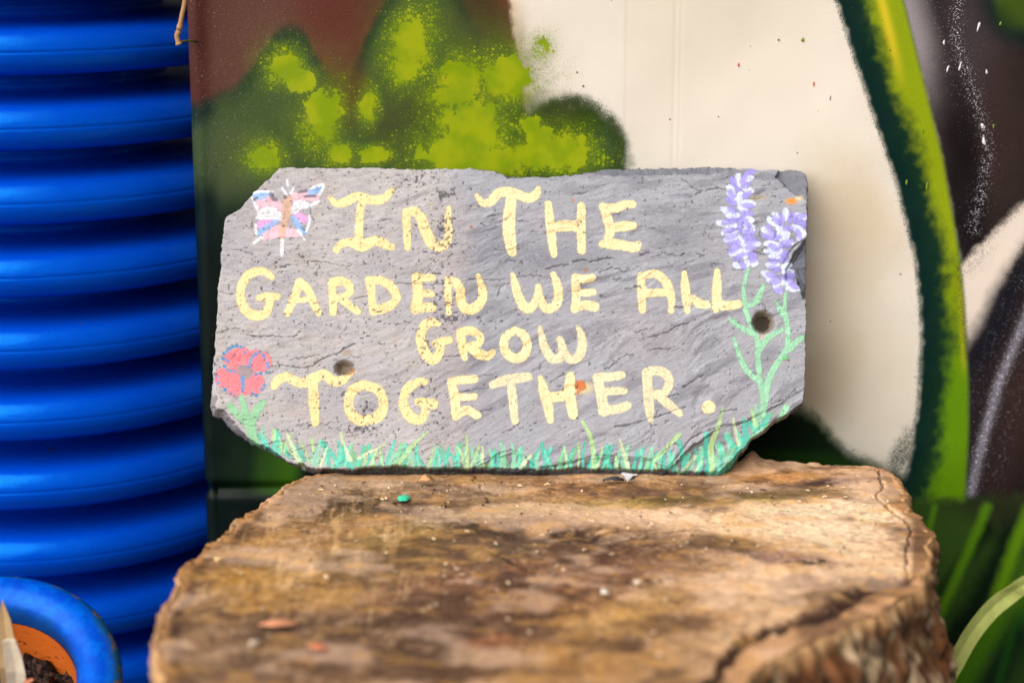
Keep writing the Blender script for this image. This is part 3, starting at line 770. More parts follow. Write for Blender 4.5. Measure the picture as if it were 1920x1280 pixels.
for lp in loops:
    if len(lp) < 12: continue
    n = len(lp); rows = 4; st0 = base_n + len(extra_v)
    is_main = lp is main
    for r_ in range(1, rows + 1):
        for k, vi in enumerate(lp):
            p0 = Vc[inv[vi]]; pb = flatP[vi] - SN * TH; t = r_ / rows
            p = p0 * (1 - t) + pb * t
            if is_main:
                ctr = np.array([0, flatP[:, 1].mean(), flatP[:, 2].mean()]); dirn = flatP[vi] - ctr; dirn = dirn / np.linalg.norm(dirn)
                p = p - dirn * (.0022 * t * t + .0006 * rng.random() * (r_ < rows) * 1)
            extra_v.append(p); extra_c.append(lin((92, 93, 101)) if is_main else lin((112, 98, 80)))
    for r_ in range(rows):
        for k in range(n):
            k2 = (k + 1) % n
            a0 = inv[lp[k]] if r_ == 0 else st0 + (r_ - 1) * n + k; a1 = inv[lp[k2]] if r_ == 0 else st0 + (r_ - 1) * n + k2
            b0 = st0 + r_ * n + k; b1 = st0 + r_ * n + k2
            extra_f.append((a1, a0, b0, b1))
    backloops.append([st0 + (rows - 1) * n + k for k in range(n)])
Vall = np.vstack([Vc, np.array(extra_v)]); Call = np.vstack([Cc, np.array(extra_c)])
Fall = np.vstack([Fc, np.array(extra_f)])
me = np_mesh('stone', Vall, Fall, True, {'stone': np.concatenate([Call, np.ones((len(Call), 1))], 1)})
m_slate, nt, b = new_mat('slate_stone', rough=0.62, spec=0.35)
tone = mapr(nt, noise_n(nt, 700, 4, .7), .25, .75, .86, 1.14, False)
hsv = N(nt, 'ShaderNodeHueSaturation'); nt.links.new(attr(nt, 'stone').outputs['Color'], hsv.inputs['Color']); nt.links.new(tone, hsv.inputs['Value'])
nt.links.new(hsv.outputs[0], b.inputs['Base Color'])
bump(nt, b, math_(nt, 'ADD', noise_n(nt, 900, 3, .6), noise_n(nt, 300, 4, .7, None, (1, 1, 3))),   .22, .0004)
sign = empty('slate_sign', (0, 0, 0))
stone = link('stone', me, m_slate, sign)
# back of the slab: outer loop, key-holed to the drilled hole
outer = backloops[0]
from mathutils.geometry import delaunay_2d_cdt
hl = max(backloops[1:], key=len) if len(backloops) > 1 else []
def to2(i): p = Vall[i]; return Vector((float(p[0]), float(p @ ST)))
pts2 = [to2(i) for i in outer] + [to2(i) for i in hl]; no, nh = len(outer), len(hl)
ed2 = [(i, (i + 1) % no) for i in range(no)] + [(no + i, no + (i + 1) % nh) for i in range(nh)]
v2, e2, f2, *_ = delaunay_2d_cdt(pts2, ed2, [], 1, 1e-7)
hc = np.mean([list(p) for p in pts2[no:]], 0) if nh else None
hr = max((Vector(hc) - p).length for p in pts2[no:]) if nh else 0
f3 = [tuple(f) for f in f2 if not nh or (sum((v2[i] for i in f), Vector((0, 0))) / len(f) - Vector(hc)).length > hr * .97]
o0 = Vall[outer[0]]; nd = float(o0 @ SN)
bm_me = py_mesh('stone_back', [Vector((p.x, 0, 0)) + Vector(ST) * p.y + Vector(SN) * nd for p in v2], f3, False)
m_sb, nt, b = new_mat('slate_back', (0.17, 0.17, 0.19), .7)
link('stone_back', bm_me, m_sb, sign)
tag(sign, 'grey slate plaque hand-painted with yellow lettering, leaning on the panel on top of the stump', 'slate sign')

# ---- paint films on the slate
def S(k, *strokes):
    q, ox, oy = c_[k]; return [[(ox + p[0] / q, oy + p[1] / q, (p[2] if len(p) > 2 else r) / q) for p in s for r in (20,)] for s in strokes]
brist = fbm(SX / 3.2, SY / 3.2, 3, 140); brist2 = fbm(SX / 9, SY / 9, 3, 144)
order = [0]
def cover(strokes, soft=.9, wobk=2.0, grow=.7):
    """coverage of painted strokes on the grid, (coverage array slice mask, values)"""
    allp = np.array([p[:2] for s in strokes for p in s]); m = near(SX, SY, allp, 22)
    X, Y = SX[m], SY[m]; best = np.full(X.shape, 1e9)
    for s in strokes:
        if len(s) == 1: s = [s[0], (s[0][0] + .01, s[0][1], s[0][2])]
        best = np.minimum(best, seg_field(X, Y, smooth_line(s, 4)))
    best = best - grow + (brist[m] - .5) * wobk + (brist2[m] - .5) * wobk * .8
    return m, 1 - sstep(-soft, soft, best)
def make_mat_paint():
    m, nt, b = new_mat('brushed_paint', rough=.5, spec=.35)
    a = attr(nt, 'film'); tone = mapr(nt, noise_n(nt, 420, 3, .6), .3, .7, .93, 1.07, False)
    hsv = N(nt, 'ShaderNodeHueSaturation'); nt.links.new(a.outputs['Color'], hsv.inputs['Color']); nt.links.new(tone, hsv.inputs['Value'])
    nt.links.new(hsv.outputs[0], b.inputs['Base Color']); nt.links.new(attr(nt, 'cover').outputs['Fac'], b.inputs['Alpha'])
    bump(nt, b, noise_n(nt, 500, 4, .7), .3, .0004)
    return m
m_paint = make_mat_paint()
def film(name, layers, opacity=.95, label=None):
    """layers: list of (strokes, rgb[, rgb2]); each covers the ones before"""
    al_ = np.zeros(SX.shape); co = np.zeros(SX.shape + (3,)); box = np.zeros(SX.shape, bool)
    for lay_ in layers:
        st_, col = lay_[0], lin(lay_[1]); op = lay_[2] if len(lay_) > 2 else opacity
        m, cv = cover(st_, lay_[3] if len(lay_) > 3 else .9)
        worn = (1 - .30 * sstep(.50, .70, brist[m]) * sstep(.42, .6, brist2[m])) * (1 - .16 * sstep(.50, .68, fbm(SX[m] / 1.6, SY[m] / 16, 2, 150)))
        cv = cv * op * worn * (1 - .75 * flake[m]) * (1 - .45 * crk[m]) * inside[m] * sstep(0, 3, sd[m]) * (1 - .92 * sstep(.02, .2, bev[m]) * (SX[m] > 580) * (SX[m] < 1270) * (SY[m] > 845))
        if name == 'letter': cv = cv * (1 - .9 * (1 - sstep(8, 14, h2[m])))
        tot = cv + al_[m] * (1 - cv)
        co[m] = np.where(tot[:, None] > 1e-4, (col * cv[:, None] + co[m] * (al_[m] * (1 - cv))[:, None]) / np.maximum(tot, 1e-4)[:, None], co[m])
        al_[m] = tot; box |= m
    live = al_ > .02
    d = live.copy(); d[1:] |= live[:-1]; d[:-1] |= live[1:]; d2 = d.copy(); d2[:, 1:] |= d[:, :-1]; d2[:, :-1] |= d[:, 1:]
    bad = (al_ <= 1e-4) & d2          # spread colour to the rim so that it blends cleanly
    F = grid_cells(d2 & inside)
    if not len(F): return
    mean = co[live].mean(0); co[bad] = mean
    order[0] += 1; off = .00006 + .00001 * (order[0] % 9)
    Vf, Ff, used_, cc, aa = compact(VS + SN * off, F, co.reshape(-1, 3), al_.reshape(-1))
    me = np_mesh(name, Vf, Ff, True, {'film': np.concatenate([cc, np.ones((len(cc), 1))], 1)}, {'cover': aa})
    o = link(name, me, m_paint, sign)
    if label: o['label'] = label
YA = (246, 221, 160); YB = (244, 224, 172); YC = (234, 223, 184)
LET = [
 ('I', 1, YA, [[(985,335,16),(1040,380,28),(1110,365,32),(1200,325,34),(1320,355,34),(1400,340,32),(1465,275,18)],[(1235,350,30),(1215,500,28),(1210,680,30)],[(1035,740,26),(1060,700,26),(1150,680,32),(1230,710,42),(1330,670,34),(1400,690,34),(1465,720,26)]]),
 ('N', 2, YA, [[(88,430,28),(92,560,28),(95,700,20)],[(90,430,30),(150,430,34),(200,480,36),(230,570,38),(270,650,40),(330,690,38),(385,660,32),(405,590,26),(400,500,26),(405,400,14)]]),
 ('T', 2, YB, [[(615,310,14),(660,360,26),(720,355,30),(780,290,34),(880,285,34),(1000,330,32),(1060,300,30),(1078,255,16)],[(880,300,36),(860,450,42),(860,600,44),(880,730,32)]]),
 ('H', 2, YB, [[(1150,370,24),(1165,500,32),(1180,650,30),(1195,750,22)],[(1400,385,28),(1398,540,32),(1402,720,28)],[(1180,545,36),(1290,535,38),(1390,540,36)]]),
 ('E', 2, YB, [[(1560,390,26),(1590,460,32),(1615,560,32),(1600,650,32)],[(1570,395,28),(1650,400,34),(1730,375,30),(1785,370,28)],[(1640,545,30),(1730,535,34),(1790,530,26)],[(1560,670,28),(1640,670,38),(1720,680,36),(1800,695,34),(1825,670,22)]]),
 ('G', 1, YA, [[(535,945,20),(480,905,26),(420,900,30),(340,940,34),(295,1030,30),(295,1120,32),(340,1210,36),(420,1245,36),(490,1220,32),(515,1150,28),(520,1110,28)],[(435,1105,24),(500,1100,32),(575,1095,28)]]),
 ('A', 1, YA, [[(655,1225,26),(700,1120,30),(750,990,32)],[(750,985,32),(820,1050,30),(860,1150,28),(900,1225,24)],[(720,1125,22),(830,1120,20)]]),
 ('R', 1, YA, [[(1000,985,26),(1005,1100,28),(1010,1220,26)],[(1000,990,30),(1080,980,32),(1140,1020,28),(1130,1075,26),(1050,1110,26)],[(1060,1110,24),(1130,1160,28),(1200,1215,22)]]),
 ('D', 1, YA, [[(1300,1000,38),(1310,1100,26),(1325,1210,34)],[(1290,975,30),(1380,975,30),(1460,1020,32),(1500,1090,30),(1480,1150,32),(1400,1190,36),(1320,1205,30)]]),
 ('E', 2, YA, [[(165,920,36),(175,1040,38),(160,1160,36)],[(160,925,30),(280,920,26)],[(190,1035,26),(275,1045,24)],[(150,1150,32),(280,1145,32)]]),
 ('N', 2, YA, [[(400,930,22),(400,1050,26),(408,1190,16)],[(400,945,24),(450,955,32),(490,1010,32),(495,1100,32),(540,1160,36),(600,1150,36),(655,1090,32),(655,1000,28),(625,910,16)]]),
 ('W', 2, YB, [[(885,900,14),(905,980,28),(935,1080,34),(985,1150,36),(1040,1130,32),(1075,1060,30),(1075,990,22)],[(1080,1060,30),(1110,1120,30),(1150,1155,34),(1210,1120,34),(1230,1040,30),(1215,960,28),(1190,900,20)]]),
 ('E', 2, YB, [[(1355,920,30),(1360,1040,32),(1350,1160,26)],[(1360,925,28),(1420,935,28),(1480,920,26)],[(1370,1030,24),(1440,1035,26),(1490,1030,22)],[(1350,1150,28),(1420,1125,32),(1500,1140,34)]]),
 ('A', 3, YB, [[(90,940,28),(95,1060,32),(100,1200,24)],[(85,945,24),(150,925,28),(220,930,30),(280,980,32),(315,1060,32),(330,1130,26),(322,1205,20)],[(100,1078,30),(200,1068,28),(290,1065,28)]]),
 ('L', 3, YB, [[(425,915,16),(430,1000,30),(440,1100,32),(450,1210,20)],[(440,1130,28),(500,1115,28),(540,1150,32),(600,1160,30)]]),
 ('L', 3, YB, [[(680,900,20),(680,1000,32),(675,1100,34),(665,1200,24)],[(680,1140,38),(740,1170,34),(845,1155,28)]]),
 ('G', 5, YA, [[(310,105,16),(270,90,26),(215,110,32),(185,180,30),(190,250,32),(230,330,34),(280,355,30),(315,310,28),(325,260,26)],[(285,245,22),(330,230,30),(385,215,24)]]),
 ('R', 5, YA, [[(465,165,28),(475,260,28),(495,345,16)],[(465,160,28),(540,150,28),(600,190,26),(590,240,26),(520,265,26)],[(530,270,24),(590,310,32),(650,330,28),(695,300,18)]]),
 ('O', 5, YB, [[(850,150,26),(790,185,28),(770,250,28),(800,320,30),(860,345,32),(920,310,32),(935,240,28),(910,180,28),(850,150,26)]]),
 ('W', 5, YC, [[(1025,125,12),(1040,200,22),(1070,290,30),(1120,350,32),(1180,330,30),(1185,270,28),(1165,210,22)],[(1190,300,28),(1240,350,30),(1300,330,32),(1325,250,30),(1315,170,24),(1295,125,14)]]),
 ('T', 4, YA, [[(505,545,20),(530,500,32),(600,480,32),(700,520,32),(800,480,36),(860,460,30),(930,510,34),(1000,490,28),(1040,450,20)],[(780,520,30),(785,650,34),(795,800,24)]]),
 ('O', 4, YA, [[(1140,530,30),(1060,570,34),(1030,650,30),(1045,730,34),(1110,780,34),(1200,770,34),(1260,730,36),(1275,650,30),(1240,570,32),(1140,530,30)]]),
 ('G', 5, YA, [[(215,510,20),(160,515,28),(90,560,32),(60,650,30),(80,720,34),(130,770,34),(190,770,30),(220,720,24)],[(165,650,24),(210,655,32),(270,665,34)],[(215,680,26),(215,730,24)]]),
 ('E', 5, YB, [[(395,510,24),(420,600,32),(430,680,30),(430,750,30)],[(395,510,24),(480,495,28),(565,490,26)],[(440,620,22),(560,615,24)],[(430,740,34),(510,710,30),(580,745,26)]]),
 ('T', 5, YC, [[(690,530,26),(800,495,34),(940,475,30)],[(820,510,28),(835,640,30),(850,790,24)]]),
 ('H', 5, YB, [[(1030,480,16),(1055,580,34),(1080,680,34),(1100,780,22)],[(1090,620,34),(1200,610,32)],[(1240,470,30),(1235,580,36),(1260,740,32)]]),
 ('E', 5, YC, [[(1430,480,32),(1460,600,36),(1475,720,34)],[(1430,480,32),(1520,475,30),(1600,465,28)],[(1480,580,26),(1550,575,26),(1620,575,22)],[(1470,710,34),(1560,705,32),(1640,680,30)]]),
 ('R', 6, YC, [[(125,450,34),(130,560,32),(140,700,32),(152,785,16)],[(130,440,32),(200,430,32),(265,460,32),(280,530,30),(240,590,30),(180,600,30)],[(210,610,28),(280,670,30),(355,735,22)]]),
]
WORDS = ['IN', 'THE', 'GARDEN', 'WE', 'ALL', 'GROW', 'TOGETHER']
wi = [(w_, ch) for w_ in WORDS for ch in w_]
for (ch, k, col, strokes), (word, c2) in zip(LET, wi):
    assert ch == c2
    st_ = S(k, *strokes)
    film('letter', [(st_, col)], .95 if col is not YC else .86, 'painted letter %s in the word %s' % (ch, word))
film('full_stop', [(S(6, [(558, 690, 46)]), YB)])

PK = (228, 186, 200); BL = (140, 176, 226); WH = (228, 228, 236); VI = (220, 160, 212)
film('painted_butterfly', [
 (S(1, [(440,380,42),(500,370,50),(570,390,42),(600,420,30)], [(720,330,36),(800,315,40),(870,335,30),(880,370,20)], [(480,630,32),(580,590,46)], [(660,600,40),(740,610,28)]), PK),
 (S(1, [(400,310,20),(460,300,20),(520,300,14)], [(430,330,26),(490,320,16)], [(840,295,26),(900,265,26),(925,245,14)]), BL),
 (S(1, [(450,540,30),(540,510,28),(590,500,16)], [(740,480,36),(790,500,30)]), VI),
 (S(1, [(430,605,20),(500,560,20),(595,500,16)], [(700,490,18),(740,550,22),(785,600,18)]), BL),
 (S(1, [(450,455,28),(530,440,34),(600,480,24)], [(700,430,30),(750,390,36),(800,390,24)], [(375,320,7),(410,400,7),(440,470,8),(420,490,8),(480,492,8),(600,490,8)], [(380,300,6),(450,285,7),(540,292,6)], [(835,262,7),(920,232,9),(935,250,8),(905,310,7)],
      [(905,360,6),(820,400,8)], [(830,470,8),(828,520,8),(805,590,8)], [(410,540,7),(412,610,7)], [(615,262,8),(650,310,8)], [(705,260,9),(680,310,8)], [(655,200,7),(660,240,7)], [(618,655,12),(612,780,10)], [(395,680,8),(460,635,9)], [(740,590,8),(792,662,7)]), WH, .9),
 (S(1, [(655,345,30),(650,430,34),(635,520,30),(615,590,24),(615,640,14)]), (206, 168, 146)),
 (S(1, [(530,305,14),(545,340,14),(570,352,12)], [(755,290,9),(800,282,9)], [(790,325,8),(870,322,8)], [(400,350,9),(425,335,6)], [(640,330,12)]), (96, 92, 104), .9)])
dots = [(265,265),(240,255),(210,260),(185,275),(170,295),(150,310),(145,345),(175,360),(150,400),(175,425),(195,432),(220,435),(295,300),(400,298),(375,312),(350,330),(338,352),(330,378),(325,400),(425,320),(435,335),(455,378),(460,405),(450,440),(405,450),(375,455),(428,532),(415,560),(350,590),(375,605),(205,592),(158,565),(108,516),(102,468)]
film('painted_poppy', [
 (S(4, [(210,345,60),(280,330,60)], [(380,360,75),(420,370,66)], [(150,480,66),(230,470,60)], [(360,520,76),(290,555,50)], [(220,560,50),(290,430,60)]), (236, 124, 134)),
 (S(4, [(280,430,40),(320,440,38),(300,455,36)]), (140, 134, 140)),
 (S(4, *[[(x, y, 9), (x + 5, y + 4, 8)] for x, y in dots], [(278,480,14),(285,530,12),(282,575,12)]), (66, 138, 190))])
film('painted_leaf', [(S(4, [(275,612,12),(300,720,24),(335,820,34),(360,920,26),(380,960,16)], [(190,680,20),(250,740,26),(320,800,28)], [(425,658,20),(380,720,28),(340,800,26)]), (150, 208, 162), .82)],
     label='green stem and leaves under the painted poppy')
MI = (152, 206, 172)
film('painted_stem', [(S(3, [(920,890,11),(890,1000,14),(890,1100,14),(920,1280,16)], [(925,1170,20),(990,1120,24),(1040,1010,13)]), MI),
  (S(6, [(815,0,14),(870,130,16),(905,230,18),(910,350,18),(925,500,18),(950,640,24),(945,740,20)], [(715,70,14),(790,130,18),(890,175,20)], [(920,280,20),(980,200,20),(1080,140,14)], [(740,210,11),(780,330,16),(830,430,18),(910,500,16)]), MI)])
film('painted_stem', [(S(3, [(1210,1080,11),(1205,1180,14),(1215,1280,14)], [(1140,1130,8),(1165,1200,16),(1210,1260,16)]), MI),
  (S(6, [(1070,0,14),(1110,60,14),(1120,230,16),(1100,300,18),(1020,420,20),(980,520,22),(960,640,20)], [(1130,280,22),(1180,230,20),(1225,195,15)]), MI), (S(6, [(1060,770,13),(1110,690,20)]), (150, 210, 172)), (S(6, [(1095,335,14),(1110,340,12)]), (110, 190, 130))])
F1v = [[(905,150),(975,120)],[(870,210),(905,160)],[(820,240),(790,180)],[(880,245),(925,225)],[(845,275),(825,265)],[(805,325),(775,285)],[(885,325),(935,295)],[(820,380),(755,340)],[(890,395),(955,400)],[(820,440),(770,415)],[(880,450),(945,460)],[(730,525),(840,500)],[(870,480),(930,560)],[(860,520),(855,590)],[(745,590),(820,580)],[(880,600),(970,600)],[(755,650),(830,620)],[(890,640),(960,640)],[(770,690),(850,680)],[(910,680),(985,665)],[(780,750),(850,710)],[(910,720),(970,720)],[(820,810),(885,770)],[(920,770),(975,780)],[(870,840),(890,875)],[(945,820),(975,800)]]
F1w = [[(840,160),(850,240)],[(770,250),(810,290)],[(900,190),(950,180)],[(900,270),(950,280)],[(770,300),(840,350)],[(720,420),(800,450)],[(760,470),(850,470)],[(900,370),(965,380)],[(690,530),(830,550)],[(900,500),(955,510)],[(900,550),(960,560)],[(730,610),(840,600)],[(750,660),(850,650)],[(900,700),(1005,690)],[(790,770),(870,740)],[(900,740),(960,700)],[(820,850),(860,870)],[(900,860),(920,830)],[(960,850),(980,830)],[(850,350),(870,430)],[(850,400),(900,420)],[(890,590),(960,580)],[(810,720),(870,780)],[(840,220),(900,260)],[(860,300),(860,340)],[(850,640),(880,700)],[(890,760),(900,800)]]
F2v = [[(1120,490),(1165,540)],[(1175,470),(1185,540)],[(1265,460),(1240,520)],[(1280,490),(1360,470)],[(1290,520),(1350,520)],[(1350,550),(1375,545)],[(1200,575),(1260,570)],[(1070,560),(1110,610)],[(1040,625),(1110,645)],[(1110,645),(1170,640)],[(1300,590),(1325,650)],[(1170,690),(1260,670)],[(1090,700),(1150,740)],[(1170,710),(1240,700)],[(1180,780),(1230,760)],[(1180,820),(1220,800)],[(1090,820),(1140,830)],[(1100,880),(1165,890)],[(1070,925),(1140,950)],[(1190,950),(1280,925)],[(1100,985),(1160,985)],[(1240,970),(1270,1010)],[(1130,1050),(1180,1050)],[(1250,1000),(1300,1030)]]
F2w = [[(1120,460),(1150,490)],[(1210,430),(1205,500)],[(1080,500),(1150,550)],[(1290,470),(1370,490)],[(1040,580),(1100,620)],[(1150,570),(1230,610)],[(1270,560),(1350,600)],[(1310,650),(1360,600)],[(1060,690),(1150,700)],[(1180,660),(1260,690)],[(1060,750),(1150,750)],[(1090,780),(1160,790)],[(1070,850),(1150,850)],[(1190,880),(1250,850)],[(1035,915),(1100,940)],[(1200,910),(1270,900)],[(1080,970),(1180,1000)],[(1200,970),(1230,1000)],[(1230,1035),(1320,1035)],[(1130,1020),(1170,1060)],[(1150,700),(1170,760)],[(1200,620),(1220,640)],[(1160,620),(1190,600)]]
def dab(l, r): return [[(a[0], a[1], r * .7), ((a[0] + b_[0]) / 2, (a[1] + b_[1]) / 2, r), (b_[0], b_[1], r * .55)] for a, b_ in l]
for vv, ww in ((F1v, F1w), (F2v, F2w)):
    film('painted_lavender', [(S(3, *dab(ww, 26)), (208, 216, 242), .95), (S(3, *dab(vv, 22)), (156, 146, 222), .95)])
# grass
TQ = (84, 204, 182); MN = (154, 226, 190); LG = (186, 220, 156); GR = (120, 200, 140)
rg = random.Random(8)
bl = lambda x: float(np.interp(x, [450, 480, 530, 570, 640, 800, 980, 1180, 1350, 1375, 1400, 1440, 1470], [815, 832, 856, 872, 880, 882, 882, 884, 888, 866, 838, 800, 780]))
sets = {TQ: [], MN: [], LG: [], GR: []}
x = 486
while x < 1440:
    y0 = bl(x) - rg.uniform(0, 10); h = rg.uniform(22, 46) * (1.25 if x > 1290 else 1); lean = rg.uniform(-18, 18) + (8 if x > 1290 else 0)
    key = rg.choices([TQ, MN, LG, GR], [5, 4, 1.6, 1.2])[0]; r_ = rg.uniform(1.8, 3.8) * (.6 if key is LG else 1)
    q = rg.uniform(-5, 5)
    sets[key].append([(x, y0, r_ * .8), (x + lean * .5 + q, y0 - h * .5, r_), (x + lean, y0 - h, r_ * .55)])
    x += rg.uniform(3.6, 9.0)
sets[LG] += S(5, [(1325,790,9),(1390,920,14),(1415,1130,16)], [(230,860,6),(100,990,12),(20,1100,12)], [(510,890,7),(510,1120,14)]) + S(6, [(660,700,7),(620,850,14),(580,960,18),(590,1130,18)], [(355,880,12),(180,1060,12)], [(865,710,9),(890,820,12)]) + S(4, [(500,855,12),(500,915,14)], [(770,915,10),(780,990,12)])
PL = (208, 218, 178)
pale = S(4, [(595,880,8),(640,980,16),(700,1110,14)], [(970,860,8),(1000,960,10),(1040,1060,16)], [(1290,950,8),(1190,1000,9),(1100,1050,8)], [(880,980,6),(830,1100,7)]) + S(5, [(1590,920,6),(1620,1020,12),(1660,1140,12)], [(960,1030,8),(890,1110,12)], [(620,970,6),(620,1060,9)]) + S(6, [(735,770,7),(750,860,10),(775,950,10)], [(470,1030,7),(380,1140,8)])
sets[TQ] += S(6, [(980,750,12),(960,800,16),(915,835,12)], [(545,880,16),(545,980,16),(560,1040,12)], [(350,930,12),(380,1050,16),(385,1110,12)], [(690,900,18),(740,960,16)], [(780,980,18),(700,1110,18),(580,1150,16)], [(820,900,18),(740,1050,18)], [(850,800,14),(890,850,12)]) + S(4, [(845,945,18),(900,1010,16),(980,1100,10)], [(400,885,8),(440,960,14)])
sets[MN] += S(6, [(690,880,20),(720,960,20),(700,1050,16)], [(510,980,16),(500,1090,16)], [(620,960,12),(640,1010,14),(600,1100,14)]) + S(4, [(430,880,10),(450,960,14)], [(540,950,12),(545,1010,16)])
film('painted_grass', [(sets[MN], MN, .66), (sets[GR], GR, .6), (sets[TQ], TQ, .76), (sets[LG], LG, .75), (pale, PL, .8)])
# rust stains over the letters
film('rust_stain', [(S(5, [(1190,580,7),(1215,548,7),(1260,545,9),(1310,545,12),(1345,550,6)], [(1290,520,5),(1320,515,10),(1330,545,16),(1300,575,8),(1290,600,4)], [(1220,520,2.5),(1260,508,3),(1320,512,3)]), (206, 110, 40), .85, 1.6),
                     (S(5, [(1180,600,5),(1200,560,5),(1240,546,4),(1290,546,4)]), (96, 66, 44), .8, 1.2)])
film('rust_stain', [(S(4, [(1040,580,8),(1050,575,6)]), (196, 130, 70), .6, 1.6)])
film('rust_stain', [(S(4, [(1065,430,10),(1040,450,8)]), (196, 130, 70), .6, 1.6)])

# ------------------------------------------------------------------ tree stump
RIM = [(640, 886), (600, 887), (570, 893), (545, 905), (500, 940), (465, 962), (440, 985), (405, 1015), (380, 1035), (350, 1066), (335, 1085), (312, 1118), (297, 1160), (290, 1195), (296, 1245), (310, 1300), (350, 1370), (450, 1450), (620, 1500), (850, 1510), (1100, 1440), (1260, 1350),
       (1375, 1312), (1408, 1264), (1455, 1236), (1505, 1216), (1550, 1196), (1592, 1172), (1640, 1156), (1682, 1130), (1724, 1108), (1742, 1060), (1752, 1010), (1736, 985), (1712, 962), (1698, 935), (1688, 905), (1668, 886), (1645, 877), (1600, 876), (1540, 873), (1480, 868), (1430, 864), (1395, 866), (1300, 872), (1100, 878), (900, 880), (760, 882)]
rx_, ry_ = on_z(np.array([p[0] for p in RIM], float), np.array([p[1] for p in RIM], float), 0.0)
rim0 = np.stack([rx_, ry_], 1)
# resample densely (closed)
cl_ = np.vstack([rim0, rim0[:1]]); sg = np.r_[0, np.cumsum(np.hypot(*np.diff(cl_, axis=0).T))]
NR = 900
tt = np.linspace(0, sg[-1], NR, endpoint=False)
rim = np.stack([np.interp(tt, sg, cl_[:, 0]), np.interp(tt, sg, cl_[:, 1])], 1)
def csmooth(a, k):
    out = np.zeros_like(a)
    for i in range(-k, k + 1): out += np.roll(a, i, axis=0)
    return out / (2 * k + 1)
rim = csmooth(rim, 5)
tang = np.roll(rim, -1, 0) - np.roll(rim, 1, 0); tang /= np.linalg.norm(tang, axis=1)[:, None]
nrm = np.stack([tang[:, 1], -tang[:, 0]], 1)
area = .5 * np.sum(rim[:, 0] * np.roll(rim[:, 1], -1) - np.roll(rim[:, 0], -1) * rim[:, 1])
if area < 0: nrm = -nrm
sr_ = tt                                    # arclength
# irregular bark edge
per = sg[-1]
def pn(s, f, seed, y=0.):                   # periodic-ish noise along the rim
    a = s / per * 2 * math.pi; rr = f / (2 * math.pi)
    return fbm(np.cos(a) * rr + 40, np.sin(a) * rr + 40 + y, 3, seed) - .5
rim_j = rim + nrm * ((pn(sr_, per / .012, 200) * .007 + pn(sr_, per / .0035, 204) * .0040)[:, None])
gs = .00092
gx = np.arange(rim[:, 0].min() - .004, rim[:, 0].max() + .004, gs); gy = np.arange(rim[:, 1].min() - .004, rim[:, 1].max() + .004, gs)
# finer rows far back are not needed: the cut face recedes
GX, GY = np.meshgrid(gx, gy)
dr = poly_sd(GX, GY, rim_j[::4])
ins_t = dr > -.0005
TX, TY = to_px(np.stack([GX, GY, np.zeros_like(GX)], -1))
def tb_(cx, cy, rx, ry, an=0, p=2.8, wb=.9):
    c, s = math.cos(R(an)), math.sin(R(an))
    u = ((TX - cx) * c + (TY - cy) * s) / rx / 1.15; v = (-(TX - cx) * s + (TY - cy) * c) / ry / 1.15
    return np.exp(-np.clip(np.hypot(u, v) + tn1 * wb, 0, None) ** p)
tn1 = fbm(GX / .03, GY / .03, 4, 210) - .5
tn2 = fbm(GX / .008, GY / .008, 4, 214) - .5
# pith near the middle, rings and rays round it
pcx, pcy = on_z(1000, 1080, 0)
ra = np.arctan2(GY - pcy, GX - pcx); rd = np.hypot(GX - pcx, GY - pcy) + tn1 * .02
rays = fbm(ra * 22 + 50, rd * 10, 4, 220)
rings = .5 + .5 * np.sin(rd * 520 + tn1 * 6)
T = np.zeros(GX.shape + (3,)); T[:] = lin((172, 136, 96))
def tm(mask, col, a=1.0):
    m = np.clip(mask * a, 0, 1)[..., None]; T[:] = T * (1 - m) + lin(col) * m
tm(tb_(1450, 1000, 330, 130, 5), (212, 182, 144), .95)
tm(tb_(1300, 1150, 330, 110, -10), (206, 174, 134), .9)
tm(tb_(1560, 960, 150, 60, 10), (216, 190, 156), .8)
tm(tb_(1100, 915, 420, 22, 0), (150, 104, 62), .75)
tm(tb_(1420, 890, 220, 16, 2), (182, 132, 82), .9)
tm(tb_(620, 930, 120, 50, -10), (120, 92, 58), .9)
tm(tb_(830, 925, 150, 28, 2), (146, 122, 96), .9)
tm(tb_(450, 1060, 110, 60, -20), (134, 100, 62), .8)
tm(tb_(500, 1110, 110, 60, 0), (176, 132, 62), .95)
tm(tb_(610, 1080, 110, 90, 0), (170, 132, 80), .8)
tm(tb_(760, 1040, 170, 40, -10), (150, 128, 64), .85)
tm(tb_(900, 1000, 160, 40, 5), (146, 124, 72), .85)
tm(tb_(840, 1060, 110, 30, -10), (148, 126, 70), .8)
tm(tb_(960, 1020, 110, 26, -10), (160, 140, 116), .6)
tm(tb_(1120, 1010, 190, 32, 6), (104, 74, 52), .9)
tm(tb_(760, 955, 190, 14, 10), (78, 60, 42), .95)
tm(tb_(560, 950, 90, 24, -8), (104, 78, 48), .8)
tm(tb_(980, 1110, 290, 70, 3), (138, 100, 76), .9)
tm(tb_(1100, 1070, 180, 40, 0), (126, 84, 58), .85)
tm(tb_(1020, 1170, 220, 60, 0), (128, 82, 54), .85)
tm(tb_(640, 1190, 300, 45, 3), (104, 78, 60), .9)
tm(tb_(480, 1240, 170, 60, 0), (112, 88, 70), .85)
tm(tb_(360, 1180, 70, 70, 0), (158, 128, 92), .8)
tm(tb_(760, 1250, 220, 50, 0), (122, 90, 62), .8)
tm(tb_(1120, 1240, 170, 60, -10), (166, 124, 74), .85)
tm(tb_(1180, 1150, 120, 40, -20), (190, 152, 92), .7)
tm(tb_(1370, 930, 170, 9, -2), (150, 134, 50), .9)
tm(tb_(1160, 945, 260, 10, -2), (156, 132, 66), .6)
